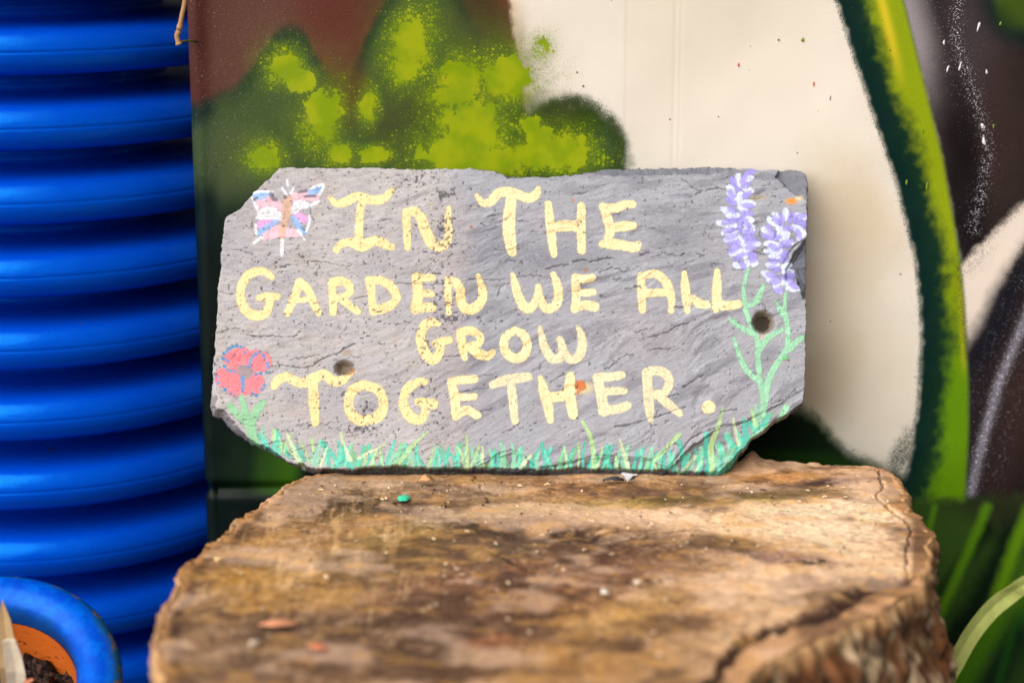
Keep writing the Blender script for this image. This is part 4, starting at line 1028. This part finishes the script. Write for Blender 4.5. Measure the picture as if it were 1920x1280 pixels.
tm(tb_(1550, 905, 60, 7, -4), (84, 58, 58), .85); tm(tb_(1600, 901, 110, 5, -5), (96, 66, 66), .6)
tm(tb_(1540, 878, 60, 4, -4), (110, 78, 70), .6); tm(tb_(1330, 925, 120, 5, 0), (150, 116, 110), .5)
tm(tb_(1490, 1045, 70, 10, 6), (134, 100, 92), .8); tm(tb_(1400, 1035, 60, 7, 6), (140, 104, 84), .6)
tm(tb_(1360, 1015, 60, 9, 0), (160, 126, 70), .7)
tm(tb_(1085, 1003, 50, 11, 4), (58, 40, 32), .9); tm(tb_(1020, 993, 36, 8, 4), (66, 48, 40), .8)
tm(tb_(945, 1040, 70, 11, -6), (98, 78, 56), .7); tm(tb_(1190, 1205, 26, 22, 10), (104, 76, 60), .7)
tm(tb_(440, 1050, 60, 7, 4), (84, 62, 40), .8); tm(tb_(580, 1000, 22, 6, 0), (82, 56, 40), .9)
tm(tb_(930, 1200, 40, 14, 0), (172, 90, 44), .5)
tm(sstep(.5, .72, rays), (214, 182, 140), .08); tm(sstep(.5, .3, rays), (104, 76, 52), .10)
tm(sstep(.4, .9, rings) * sstep(-.1, .3, tn1), (112, 82, 54), .22)
tm(sstep(.08, .25, tn2), (82, 60, 44), .22); tm(sstep(-.08, -.25, tn2), (216, 190, 156), .18)
tm(sstep(.56, .72, fbm(GX / .0032, GY / .0022, 3, 224)), (92, 66, 46), .28)
tm(sstep(.62, .75, fbm(GX / .0026 + 9, GY / .0020, 3, 228)), (226, 200, 160), .24)
# rotten ring where bark and wood part
bd_line = [(560, 905), (500, 955), (420, 1020), (360, 1080), (325, 1160), (330, 1260)]
bdl = line_dist(TX + tn1 * 20, TY + tn1 * 20, bd_line)
tm(np.exp(-(bdl / 14) ** 2), (100, 72, 48), .7)
tm(sstep(.010, .003, dr) * (TX < 900), (186, 140, 92), .75)
tm(sstep(.6, .75, fbm(GX / .004, GY / .004, 3, 232)) * sstep(.03, .01, dr) * (TX < 900), (76, 54, 38), .8)
rk = np.zeros(GX.shape)
for l in ([(1000, 1075), (870, 1010), (800, 985), (740, 940)], [(1060, 1060), (1200, 1010), (1330, 985)], [(980, 1100), (800, 1130), (650, 1190)], [(1080, 1085), (1230, 1090), (1420, 1060), (1560, 1050)], [(960, 905), (962, 930), (955, 950)], [(890, 893), (905, 925), (925, 946)]):
    d = line_dist(TX + tn2 * 40, TY + tn2 * 14, smooth_line(l, 4)); rk = np.maximum(rk, (1 - sstep(.3, 1.3, d / (2.2 * (.3 + 1.4 * (tn1 + .5))))) * sstep(-.12, .02, tn1))
tm(rk, (52, 36, 28), .8)
ck = [[(1645, 878), (1652, 900), (1657, 915), (1643, 925), (1665, 952), (1705, 985), (1701, 1030), (1700, 1085)], [(1700, 1085), (1640, 1095), (1600, 1120), (1560, 1150), (1480, 1168), (1400, 1200), (1360, 1240), (1330, 1290)]]
TH_ = np.zeros(GX.shape)
crt = np.zeros(GX.shape)
for i, l in enumerate(ck):
    d = line_dist(TX + tn2 * 16, TY + tn2 * 10, smooth_line(l, 4)); w_ = (2.0, 10)[i]
    crt = np.maximum(crt, 1 - sstep(.3, 1.2, d / (w_ * (.6 + 1.2 * (tn1 + .5)))))
tm(crt, (62, 36, 28), .8)
tm(np.exp(-(line_dist(TX + tn2 * 30, TY - 4 + tn2 * 20, ck[1]) / 13) ** 2), (84, 50, 38), .75)
outer_rim = poly_sd(TX, TY, [(1645, 870), (1657, 915), (1643, 925), (1665, 952), (1705, 985), (1700, 1085), (1640, 1095), (1600, 1120), (1560, 1150), (1480, 1168), (1400, 1200), (1360, 1240), (1330, 1290), (1400, 1400), (1900, 1200), (1800, 860)])
tm(sstep(4, 14, outer_rim) * (TY < 1085), (146, 108, 72), .8)
tm(sstep(4, 14, outer_rim) * (TY >= 1085), (188, 148, 108), .75)
# saw marks on the left, straight and faint
saw = fbm(TX / 7 + TY / 60, TY / 240, 3, 236)
tm(sstep(.55, .7, fbm(GX / .0035 + 7, GY / .030, 3, 236)) * tb_(620, 1050, 140, 110), (216, 184, 132), .4)
tm(sstep(.52, .66, fbm(GX / .045 + 3, GY / .034, 4, 244)), (92, 64, 48), .5)
tm(sstep(.52, .68, fbm(GX / .05 + 23, GY / .04, 4, 251)), (214, 188, 158), .40)
tm(sstep(.55, .72, fbm(GX / .016 + 13, GY / .010, 4, 247)), (200, 156, 92), .35)
Tl = (T @ np.array([.3, .6, .1]))[..., None]; T = Tl + (T - Tl) * 1.12; T = np.clip(T * (Tl / .27) ** .62 * np.array([.95, .90, 1.00]), .005, .8)
TH_ += tn1 * .004 + tn2 * .0010 + (rays - .5) * .0004 + (fbm(GX / .0035, GY / .0035, 3, 240) - .5) * .0005
TH_ -= crt * .0035 + rk * .0015
TH_ -= .004 * tb_(1060, 1000, 90, 14, 4)
spike = np.exp(-np.abs((TX - 1408) / 13) ** 2.2) * sstep(880, 866, TY)
TH_ += spike * .007 + .003 * sstep(.004, .0, dr) * (tn2 + .3)
tm(spike, (120, 78, 52), .8)
TH_ = TH_ * sstep(-.001, .006, dr + .004)
Vt = np.stack([GX, GY, TH_], -1).reshape(-1, 3)
Ft = grid_cells(ins_t)
Vt, Ft, used_, Tc = compact(Vt, Ft, T.reshape(-1, 3))
m_wood, nt, b = new_mat('sawn_wood', rough=.72, spec=.25)
tone = mapr(nt, noise_n(nt, 600, 5, .75), .25, .75, .80, 1.2, False)
hsv = N(nt, 'ShaderNodeHueSaturation'); nt.links.new(attr(nt, 'wood').outputs['Color'], hsv.inputs['Color']); nt.links.new(tone, hsv.inputs['Value'])
nt.links.new(hsv.outputs[0], b.inputs['Base Color'])
bump(nt, b, noise_n(nt, 500, 5, .75), .6, .0012)
stump = empty('tree_stump', (float(rim[:, 0].mean()), float(rim[:, 1].mean()), GZ))
cf = link('cut_face', np_mesh('cut_face', Vt, Ft, True, {'wood': np.concatenate([Tc, np.ones((len(Tc), 1))], 1)}), m_wood); child(cf, stump)
# bark
prof_t = np.array([0, .015, .03, .05, .075, .10, .14, .18, .23, .28, .34, .40, .47, .54, .62, .70, .78, .86, .93, 1.0])
a_rim = np.arctan2(rim[:, 1] - rim[:, 1].mean(), rim[:, 0] - rim[:, 0].mean())
flare = .004 - .016 * np.exp(-((np.abs(a_rim) - math.pi) / .8) ** 2) + .030 * np.exp(-((a_rim + .15) / .55) ** 2) + .015 * np.exp(-((a_rim + 2.2) / .7) ** 2)
rows = []; cols = []
inn = [(-.0035, -.004), (-.0030, .0002), (-.0012, .0006)]
def ridgy(s, z, seed):
    a = s / per * 2 * math.pi
    return fbm(np.cos(a) * 9 + 60, np.sin(a) * 9 + 60 + z * 3, 4, seed), fbm(np.cos(a) * 26 + 60, np.sin(a) * 26 + 60 + z * 8, 3, seed + 5)
for o_, z_ in inn:
    rr2 = rim_j + nrm * o_
    j = pn(sr_, per / .006, 250) * .002
    rows.append(np.column_stack([rr2, np.full(NR, z_) + j])); c = np.zeros((NR, 3)); c[:] = lin((184, 140, 96)); cols.append(c)
NZ = 60
for k in range(NZ):
    t = (k / (NZ - 1)) ** 1.25; z_ = -.0005 - t * (-GZ + .004)
    g1, g2_ = ridgy(sr_, t * 1.3, 255)
    depth = (g1 - .5) * .026 * min(1, t * 9 + .12) + (g2_ - .5) * .012 * min(1, t * 14 + .2)
    chunk = (fbm(sr_ / .006, np.full(NR, z_ / .009), 4, 262) - .5) * .011
    off = flare * t ** .9 * 1.6 + .0015 * math.sin(min(t * 60, 1.57)) + depth + chunk * min(1, t * 20 + .3)
    off = off - (.011 * np.exp(-((np.abs(a_rim) - math.pi) / .9) ** 2) + .004 * np.exp(-(a_rim / .8) ** 2)) * min(1, t * 14)
    rr2 = rim_j + nrm * off[:, None]
    if k > 8: 
        mixk = min(1, (k - 8) / 14); rr2 = rr2 * (1 - mixk) + (csmooth(rim_j, 6) + nrm * off[:, None]) * mixk
    rows.append(np.column_stack([rr2, np.full(NR, z_)]))
    c = np.zeros((NR, 3)); c[:] = lin((122, 88, 60))
    tone_ = fbm(sr_ / .012, np.full(NR, z_ / .024), 4, 270)[:, None]; tone2 = fbm(sr_ / .005, np.full(NR, z_ / .010), 3, 276)[:, None]
    c = c * (1 - sstep(.5, .64, tone_)) + lin((206, 176, 140)) * sstep(.5, .64, tone_)
    c = c * (1 - sstep(.5, .36, tone_) * .8) + lin((146, 92, 54)) * sstep(.5, .36, tone_) * .8
    c = c * (1 - sstep(.55, .68, tone2) * .85) + lin((52, 36, 28)) * sstep(.55, .68, tone2) * .85
    top = np.clip(1 - t * 26, 0, 1); c = c * (1 - top) + lin((200, 156, 108)) * top
    cols.append(c)
Vb = np.concatenate(rows); Cb = np.concatenate(cols); nrw = len(rows)
i = np.arange(nrw - 1)[:, None]; j = np.arange(NR)[None]; j2 = (j + 1) % NR
Fb = np.stack([i * NR + j, (i + 1) * NR + j, (i + 1) * NR + j2, i * NR + j2], -1).reshape(-1, 4)
bark = link('bark', np_mesh('bark', Vb, Fb, True, {'wood': np.concatenate([Cb, np.ones((len(Cb), 1))], 1)}), m_wood); child(bark, stump)
tag(stump, 'weathered sawn tree stump with rough bark, carrying the slate sign', 'tree stump')

# ------------------------------------------------------------------ little things lying on the stump
def top_z(px, py): return 0.0015
def chip(name, px, py, sx, sy, h, col, label, cat, rot=0, seed=1, curl=.4, z=.0028):
    x0, y0 = on_z(px, py, 0.0); rgx = random.Random(seed)
    s = math.hypot(float(y0) - CAM_Y, CAM_Z) / FPX
    n = 9; V_ = []; F_ = []
    for side in (1, 0):
        for i in range(n):
            t = i / (n - 1) * 2 - 1
            w = (1 - abs(t) ** 1.7) * (1 + rgx.uniform(-.35, .35)) + .08
            for q in (-1, 1):
                u = t * sx * s; v = q * w * sy * s * 3.0
                zz = z + h * s * (curl * (1 - t * t) + .25 * q * t + rgx.uniform(-.1, .1)) + side * .0009
                c, s2 = math.cos(rot), math.sin(rot)
                V_.append((float(x0) + u * c - v * s2, float(y0) + u * s2 + v * c, zz))
    m_ = 2 * n
    for i in range(n - 1):
        a = 2 * i; F_ += [(a, a + 1, a + 3, a + 2), (m_ + a + 2, m_ + a + 3, m_ + a + 1, m_ + a)]
        F_ += [(a, a + 2, m_ + a + 2, m_ + a), (a + 3, a + 1, m_ + a + 1, m_ + a + 3)]
    F_ += [(0, m_, m_ + 1, 1), (2 * n - 1, m_ + 2 * n - 1, m_ + 2 * n - 2, 2 * n - 2)]
    mm, nt, b = new_mat(name + '_stuff', tuple(lin(col)), .65)
    nt.links.new(mixc(nt, noise_n(nt, 500, 4, .7), tuple(lin(col) * .6) + (1,), tuple(np.clip(lin(col) * 1.35, 0, .9)) + (1,)), b.inputs['Base Color'])
    o = link(name, py_mesh(name, V_, F_), mm); tag(o, label, cat, {'wood_crumb': 'crumbs on the stump', 'bark_flake': 'salmon pink flakes on the stump', 'wood_splinter': 'wood splinters on the stump'}.get(name)); return o
chip('wood_chip', 800, 910, 15, 5, 9, (206, 150, 100), 'curled tan wood chip just in front of the slate, left of centre', 'wood chip', .3, 2, .8)
chip('slate_flake', 1150, 908, 20, 3, 7, (58, 58, 60), 'thin dark grey splinter lying under the middle of the sign', 'stone flake', .12, 5, .5)
chip('slate_chip', 1180, 907, 7, 5, 12, (176, 176, 182), 'small pale grey chip touching the dark splinter', 'stone chip', 1.2, 7, .9)
chip('wood_splinter', 1138, 1008, 26, 2.6, 9, (190, 150, 104), 'slim light brown splinter lying near the middle of the cut face', 'splinter', .5, 9, .6)
chip('bark_flake', 520, 1180, 34, 5, 7, (236, 150, 112), 'larger salmon pink flake at the left front of the stump', 'flake', .1, 11, .6)
chip('bark_flake', 596, 1223, 18, 3, 5, (222, 120, 84), 'smaller salmon pink flake nearest the front edge', 'flake', -.1, 12, .5)
chip('wood_crumb', 1134, 1122, 7, 4, 7, (232, 220, 200), 'tiny off-white crumb right of the middle of the stump', 'crumb', .4, 13, .8)
chip('wood_crumb', 1196, 1104, 6, 3, 8, (196, 180, 160), 'tiny greyish crumb, furthest right on the cut face', 'crumb', .9, 14, .8)
chip('wood_splinter', 478, 1216, 14, 3, 7, (190, 170, 150), 'pale short splinter between the two salmon flakes', 'splinter', 1.0, 15, .5)
chip('wood_crumb', 410, 1060, 7, 3, 9, (214, 178, 120), 'straw coloured crumb near the left edge of the stump', 'crumb', 1.2, 16, .6)
chip('wood_crumb', 730, 924, 3.5, 2, 4, (220, 190, 160), 'tiny pale crumb just left of the turquoise paint spot', 'crumb', .2, 17, .6)
chip('wood_crumb', 1028, 917, 8, 1.8, 4, (216, 180, 140), 'flat pale crumb below the painted grass at the centre', 'crumb', .1, 18, .6)
# sawdust, grit and crumbs too small to pick apart
Vg = []; Fg = []; rq = random.Random(21)
for _ in range(420):
    px = rq.uniform(330, 1680); py = 905 + 330 * rq.random() ** 1.5
    x0, y0 = on_z(px, py, 0); x0, y0 = float(x0), float(y0)
    if float(poly_sd(np.array([x0]), np.array([y0]), rim[::20])[0]) < .012: continue
    r_ = rq.uniform(.0003, .0009) * (1.4 if rq.random() < .1 else 1); a = rq.uniform(0, 3.14); n0 = len(Vg); el = rq.uniform(1, 3.2)
    for u, v, w_ in ((-el, -1, 0), (el, -.8, .2), (el * .8, 1, .1), (-el * .9, .7, 0), (-el * .4, -.3, 1.3), (el * .5, .2, 1.1)):
        Vg.append((x0 + (u * math.cos(a) - v * math.sin(a)) * r_, y0 + (u * math.sin(a) + v * math.cos(a)) * r_, .0012 + w_ * r_))
    Fg += [(n0, n0 + 1, n0 + 5, n0 + 4), (n0 + 1, n0 + 2, n0 + 5), (n0 + 2, n0 + 3, n0 + 4, n0 + 5), (n0 + 3, n0, n0 + 4)]
mg, nt, b = new_mat('wood_grit', (.3, .2, .1), .8)
nt.links.new(mixc(nt, mapr(nt, noise_n(nt, 120, 1), .4, .6), L4((84, 60, 44)), L4((216, 190, 156))), b.inputs['Base Color'])
gr_ = link('wood_grit', py_mesh('wood_grit', Vg, Fg, False), mg); tag(gr_, 'tiny crumbs of wood and grit scattered over the stump top', kind='stuff')
# spilled drop of turquoise paint
x0, y0 = on_z(757, 937, .001); Vd = []; n = 24
for ring_, hz in ((1, .0), (.85, .0011), (.4, .0017)):
    for j in range(n):
        t = 2 * math.pi * j / n; k = 1 + .12 * math.sin(2 * t + 1) + .07 * math.sin(5 * t)
        Vd.append((float(x0) + .0039 * ring_ * k * math.cos(t), float(y0) + .0062 * ring_ * k * math.sin(t), .0022 + hz))
Fd = [(r_ * n + j, r_ * n + (j + 1) % n, (r_ + 1) * n + (j + 1) % n, (r_ + 1) * n + j) for r_ in range(2) for j in range(n)] + [tuple(2 * n + j for j in range(n))]
mm, _, _ = new_mat('turquoise_paint', tuple(lin((50, 196, 158))), .35)
o = link('paint_spot', py_mesh('paint_spot', Vd, Fd), mm); child(o, stump)

# ------------------------------------------------------------------ blue ribbed barrel
BR, BPIT = .192, .0545
bxc = float(on_y(-40, 640, 1.43 + CAM_Y)[0]); BYC = .090 + BR
zhl = float(on_y(0, 95, BYC - BR)[1])       # height of one highlight
prof = []
zb, zt = GZ + .002, .56
zz = zt
def rib(ph):
    """radius offset along one pitch; ph 0 = top of bulge start"""
    w_ = .72
    if ph < w_:
        q = ph / w_ * 2 - 1
        r_ = .020 * (1 - abs(q) ** 2.1) ** .55 + .056 * (1 - abs(q) ** 16)
        r_ -= .0007 * math.exp(-((q + .03) / .028) ** 2) + .0009 * math.exp(-((q - .72) / .03) ** 2)
        return r_
    q = (ph - w_) / (1 - w_); return -.0008 * math.sin(q * math.pi * 3) - .002 * math.sin(q * math.pi)
nzp = 900
zs = np.linspace(zt, zb, nzp)
ph0 = zhl + .31 * BPIT
for z_ in zs:
    ph = ((ph0 - z_) / BPIT) % 1.0
    taper = 1 - .04 * max(0, (-.02 - z_)) / .2
    prof.append(((BR - .076) * taper + rib(ph), z_))
prof = [(.0001, zt - .004), (BR - .09, zt - .004), (BR - .07, zt)] + prof + [(.0001, zb)]
Vv, Ff = lathe(prof, 140)
Ff = Ff[:, ::-1]
me = np_mesh('ribbed_barrel', Vv, Ff)
m_blue, nt, b = new_mat('blue_gloss', (0.0, .03, .5), .34, .9, .0)
grime = noise_n(nt, 60, 6, .7, None, (1, 1, .35))
nt.links.new(mixc(nt, mapr(nt, grime, .62, .78, 0, .5), (0.0, .068, .62, 1), (0.0, .02, .18, 1)), b.inputs['Base Color'])
lastc = b.inputs['Base Color'].links[0].from_socket
sp = vor_n(nt, 26); sc_ = N(nt, 'ShaderNodeSeparateColor'); nt.links.new(sp.outputs['Color'], sc_.inputs[0])
spk = mapr(nt, math_(nt, 'SUBTRACT', math_(nt, 'MULTIPLY', math_(nt, 'POWER', sc_.outputs[0], 6.0), .11), sp.outputs['Distance']), -.01, .01)
c2_ = mixc(nt, math_(nt, 'MULTIPLY', spk, .8), lastc, L4((60, 66, 40)))
scr = mapr(nt, noise_n(nt, 30, 6, .75, None, (1, 1, 14)), .62, .72, 0, .35)
c2_ = mixc(nt, scr, c2_, L4((10, 88, 200)))
dsts = mapr(nt, noise_n(nt, 240, 5, .8), .64, .76, 0, .4)
c2_ = mixc(nt, dsts, c2_, L4((70, 110, 170)))
nt.links.new(c2_, b.inputs['Base Color'])
nt.links.new(mapr(nt, noise_n(nt, 40, 4, .6), .3, .7, .24, .38), b.inputs['Roughness']); b.inputs['IOR'].default_value = 1.7
b.inputs['Coat Roughness'].default_value = .3; b.inputs['Specular Tint'].default_value = (.02, .45, 1, 1)
bump(nt, b, math_(nt, 'ADD', noise_n(nt, 45, 3, .5, None, (1, 1, 5)), math_(nt, 'MULTIPLY', noise_n(nt, 160, 4, .6), .25)), .2, .002)
barrel = link('ribbed_barrel', me, m_blue); barrel.location = (bxc, BYC, 0)
tag(barrel, 'glossy cobalt blue ribbed barrel half hidden behind the painted panel', 'barrel')

# ------------------------------------------------------------------ glazed flowerpot, tilted
pot_c = None
pr = .097
rx, ry, rz = ray(-62, 1288); tpot = 1.27
pc = Vector((float(rx) * tpot, CAM_Y + float(ry) * tpot, CAM_Z + float(rz) * tpot))
rc = .0148
po = pr - rc
prof = []
# outer wall up, rolled rim, inner wall
for z_, r_ in ((-.150, .058), (-.148, .062), (-.12, .067), (-.08, .074), (-.045, .078), (-.028, .079)): prof.append((r_, z_))
for k in range(13):
    a = R(-70) + k / 12 * R(245); prof.append((po + rc * math.cos(a), -.012 + rc * .82 * math.sin(a)))
glaze_end = (po - rc * 1.0, -.020)
prof.append(glaze_end)
Vv, Ff = lathe(prof, 96)
m_glaze, nt, b = new_mat('blue_glaze', (0, .1, .6), .34, .6, 0)
b.inputs['Specular Tint'].default_value = (.12, .5, 1, 1)
ob = N(nt, 'ShaderNodeTexCoord').outputs['Object']
n1_ = noise_n(nt, 30, 5, .65); n2_ = noise_n(nt, 90, 4, .7)
sepz = N(nt, 'ShaderNodeSeparateXYZ'); nt.links.new(ob, sepz.inputs[0])
rad = math_(nt, 'SQRT', math_(nt, 'ADD', math_(nt, 'POWER', sepz.outputs[0], 2.0), math_(nt, 'POWER', sepz.outputs[1], 2.0)))
edge_o = mapr(nt, math_(nt, 'ADD', rad, math_(nt, 'MULTIPLY', n1_, .016)), .0985, .104)
edge_i = mapr(nt, math_(nt, 'ADD', rad, math_(nt, 'MULTIPLY', n1_, .008)), .077, .070)
col = mixc(nt, mapr(nt, n2_, .35, .7), (0.0, .055, .52, 1), (0.0, .12, .66, 1))
col = mixc(nt, math_(nt, 'MULTIPLY', edge_o, .85), col, L4((20, 88, 116)))
col = mixc(nt, math_(nt, 'MULTIPLY', edge_i, .8), col, L4((20, 62, 110)))
wornm = mapr(nt, math_(nt, 'ADD', noise_n(nt, 75, 5, .7), math_(nt, 'MULTIPLY', edge_o, .17)), .69, .72)
col = mixc(nt, wornm, col, L4((126, 96, 80)))
nt.links.new(col, b.inputs['Base Color']); bump(nt, b, n2_, .15, .001)
pot = empty('glazed_flowerpot', pc)
TILT = Matrix.Rotation(R(31), 4, 'X') @ Matrix.Rotation(R(-3), 4, 'Y')
pot.rotation_euler = TILT.to_euler()
o = link('glazed_rim', np_mesh('glazed_rim', Vv, Ff), m_glaze, pot)
prof = [glaze_end, (po - rc * 1.0, -.05), (po - rc * 1.1, -.09), (.052, -.14), (.0001, -.142)]
prof = [(r_ - .0004, z_) for r_, z_ in prof]
Vv, Ff = lathe(prof, 72)
m_terra, nt, b = new_mat('terracotta', (.5, .16, .04), .75, .2)
d_ = mapr(nt, noise_n(nt, 130, 4, .7), .60, .68); d2_ = mapr(nt, noise_n(nt, 28, 4, .6), .55, .72)
sepz = N(nt, 'ShaderNodeSeparateXYZ'); nt.links.new(N(nt, 'ShaderNodeTexCoord').outputs['Object'], sepz.inputs[0])
col = mixc(nt, noise_n(nt, 20, 3), L4((206, 98, 26)), L4((226, 120, 44)))
col = mixc(nt, math_(nt, 'MULTIPLY', d2_, .5), col, L4((120, 66, 44)))
col = mixc(nt, d_, col, L4((74, 40, 26)))
nt.links.new(col, b.inputs['Base Color']); bump(nt, b, noise_n(nt, 300, 3), .3, .001)
link('terracotta_inside', np_mesh('terracotta_inside', Vv, Ff), m_terra, pot)
# soil, lying level-ish inside the tilted pot
g_ = np.linspace(-.075, .075, 150); X_, Y_ = np.meshgrid(g_, g_)
rr_ = np.hypot(X_, Y_)
Zs = -.044 + .024 * (Y_ * -1 / .07) * .35 - .02 * (X_ / .07) + (fbm(X_ / .008 + 30, Y_ / .008 + 30, 4, 300) - .5) * .030 + (fbm(X_ / .0025, Y_ / .0025, 2, 306) - .5) * .006
Vq = np.stack([X_, Y_, Zs], -1).reshape(-1, 3); Fq = grid_cells(rr_ < .0745)
Vq, Fq, _u = compact(Vq, Fq)
m_soil, nt, b = new_mat('potting_soil', (.02, .013, .01), .9, .2)
nt.links.new(mixc(nt, mapr(nt, noise_n(nt, 260, 4, .7), .45, .72), L4((26, 20, 18)), L4((92, 66, 56))), b.inputs['Base Color'])
so_ = link('soil', np_mesh('soil', Vq, Fq), m_soil, pot); so_['kind'] = 'stuff'
tag(pot, 'tilted flowerpot with shiny blue glazed rim and orange clay inside, beside the stump', 'flowerpot')
# dead stalks standing in the soil
def strip(name, pts, widths, thick, col, label, cat, facing=(0, -1, .3), smooth=False):
    pts = [Vector(p) for p in pts]; fn = Vector(facing).normalized(); V_ = []; F_ = []
    n = len(pts)
    for i, p in enumerate(pts):
        t = (pts[min(i + 1, n - 1)] - pts[max(i - 1, 0)]).normalized(); sd_ = t.cross(fn).normalized(); nn = sd_.cross(t).normalized()
        w = widths[i]
        V_ += [p - sd_ * w + nn * w * .25, p - nn * thick * .0, p + sd_ * w + nn * w * .25, p + sd_ * w + nn * (w * .25 - thick), p - nn * thick, p - sd_ * w + nn * (w * .25 - thick)]
    for i in range(n - 1):
        for j in range(6):
            k = (j + 1) % 6; F_.append((i * 6 + j, i * 6 + k, (i + 1) * 6 + k, (i + 1) * 6 + j))
    F_ += [tuple(range(6))[::-1], tuple((n - 1) * 6 + j for j in range(6))]
    mm, nt, b = new_mat(name + '_surface', tuple(lin(col)), .6)
    nt.links.new(mixc(nt, noise_n(nt, 180, 4, .7, None, (1, 1, .4)), tuple(lin(col) * .62) + (1,), tuple(np.clip(lin(col) * 1.25, 0, .9)) + (1,)), b.inputs['Base Color'])
    bump(nt, b, noise_n(nt, 300, 3, .6), .3, .0008)
    o = link(name, py_mesh(name, V_, F_, smooth), mm)
    if cat: tag(o, label, cat, 'dead stalks in the flowerpot' if name == 'dry_stalk' else None)
    return o
def ap(px, py, t):
    x, y, z = ray(px, py); return (float(x) * t, CAM_Y + float(y) * t, CAM_Z + float(z) * t)
strip('dry_stalk', [ap(26, 1345, 1.30), ap(16, 1250, 1.275), ap(12, 1200, 1.27), ap(8, 1160, 1.265), ap(4, 1126, 1.26)], [.0060, .0058, .0056, .0042, .0003], .0012, (196, 164, 118), 'pointed tan dead stalk, taller of the two in the flowerpot', 'dead stalk')
strip('dry_stalk', [ap(34, 1330, 1.27), ap(30, 1258, 1.25), ap(24, 1228, 1.245), ap(17, 1199, 1.24)], [.0062, .0062, .0056, .0040], .0014, (232, 208, 182), 'broken cream coloured stalk, the shorter one in the flowerpot', 'dead stalk')
strip('bark_crumb', [ap(44, 1282, 1.25), ap(52, 1276, 1.25), ap(62, 1272, 1.25)], [.0008, .0014, .0008], .001, (200, 120, 80), 'short reddish piece of bark lying on the pot soil', 'bark piece')

# ------------------------------------------------------------------ leaf at the right
lp = [(1758, 1420, 1.33), (1762, 1350, 1.315), (1776, 1276, 1.30), (1795, 1232, 1.295), (1822, 1185, 1.29), (1856, 1143, 1.285), (1890, 1115, 1.28), (1925, 1093, 1.27), (1985, 1072, 1.26), (2060, 1075, 1.25), (2110, 1100, 1.24)]
pl_ = smooth_line([ap(*p) for p in lp], 5)
gl = ap(1745, 1520, 1.34); 
pl_ = np.vstack([[(pl_[0][0] - .006, pl_[0][1] + .01, GZ)], pl_])
nn_ = len(pl_); wd_ = [(.0018 + .0046 * min(1, i / 14)) * (1 - max(0, (i - nn_ * .6) / (nn_ * .4)) ** 2 * .95) for i in range(nn_)]
leafo = strip('strap_leaf', pl_, wd_, .0005, (196, 206, 116), 'pale green strap leaf arching up at the right of the stump', 'leaf', facing=(.35, -1, .25))

# ------------------------------------------------------------------ dry vine stem hanging at the top
vy = .09
vp = [at(392, -420, vy + .02), at(372, -210, vy), at(358, -90, vy), at(347, 0, vy), at(341, 30, vy), at(336, 56, vy)]
vp2 = [at(336, 58, vy), at(332, 66, vy), at(333, 74, vy), at(336, 84, vy)]
def sm3(p, k=4):
    return smooth_line([tuple(q) for q in p], k)
m_vine, nt, b = new_mat('dry_vine', tuple(lin((176, 130, 84))), .65)
nt.links.new(mixc(nt, noise_n(nt, 260, 4, .7), L4((110, 74, 44)), L4((206, 160, 108))), b.inputs['Base Color'])
vine = empty('dry_vine_stem', (float(vp[0].x), float(vp[0].y), float(vp[0].z)))
pp = sm3(vp); n = len(pp); V_, F_ = tube(pp, [.0017 if i < n - 2 else .0022 for i in range(n)], 9)
o = link('stem', py_mesh('stem', V_, F_), m_vine); child(o, vine)
pp = sm3(vp2); n = len(pp); V_, F_ = tube(pp, [.0023, .0021] + [.0019] * (n - 4) + [.0024, .0026], 9)
o = link('hooked_tip', py_mesh('hooked_tip', V_, F_), m_vine); child(o, vine)
V_, F_ = tube([at(337, 59, vy), at(328, 60, vy)], [.0010, .0003], 7); o = link('thorn', py_mesh('thorn', V_, F_), m_vine); child(o, vine)
V_, F_ = tube([at(337, 78, vy), at(347, 77, vy + .004), at(357, 77, vy + .008), at(370, 78, vy + .018)], [.0006, .0008, .0009, .0009], 7)
m_twig, _, _ = new_mat('olive_twig', tuple(lin((104, 100, 40))), .6)
o = link('side_shoot', py_mesh('side_shoot', V_, F_), m_twig); child(o, vine)
tag(vine, 'thin dry brown vine stem hanging in front of the blue barrel at the top', 'vine')
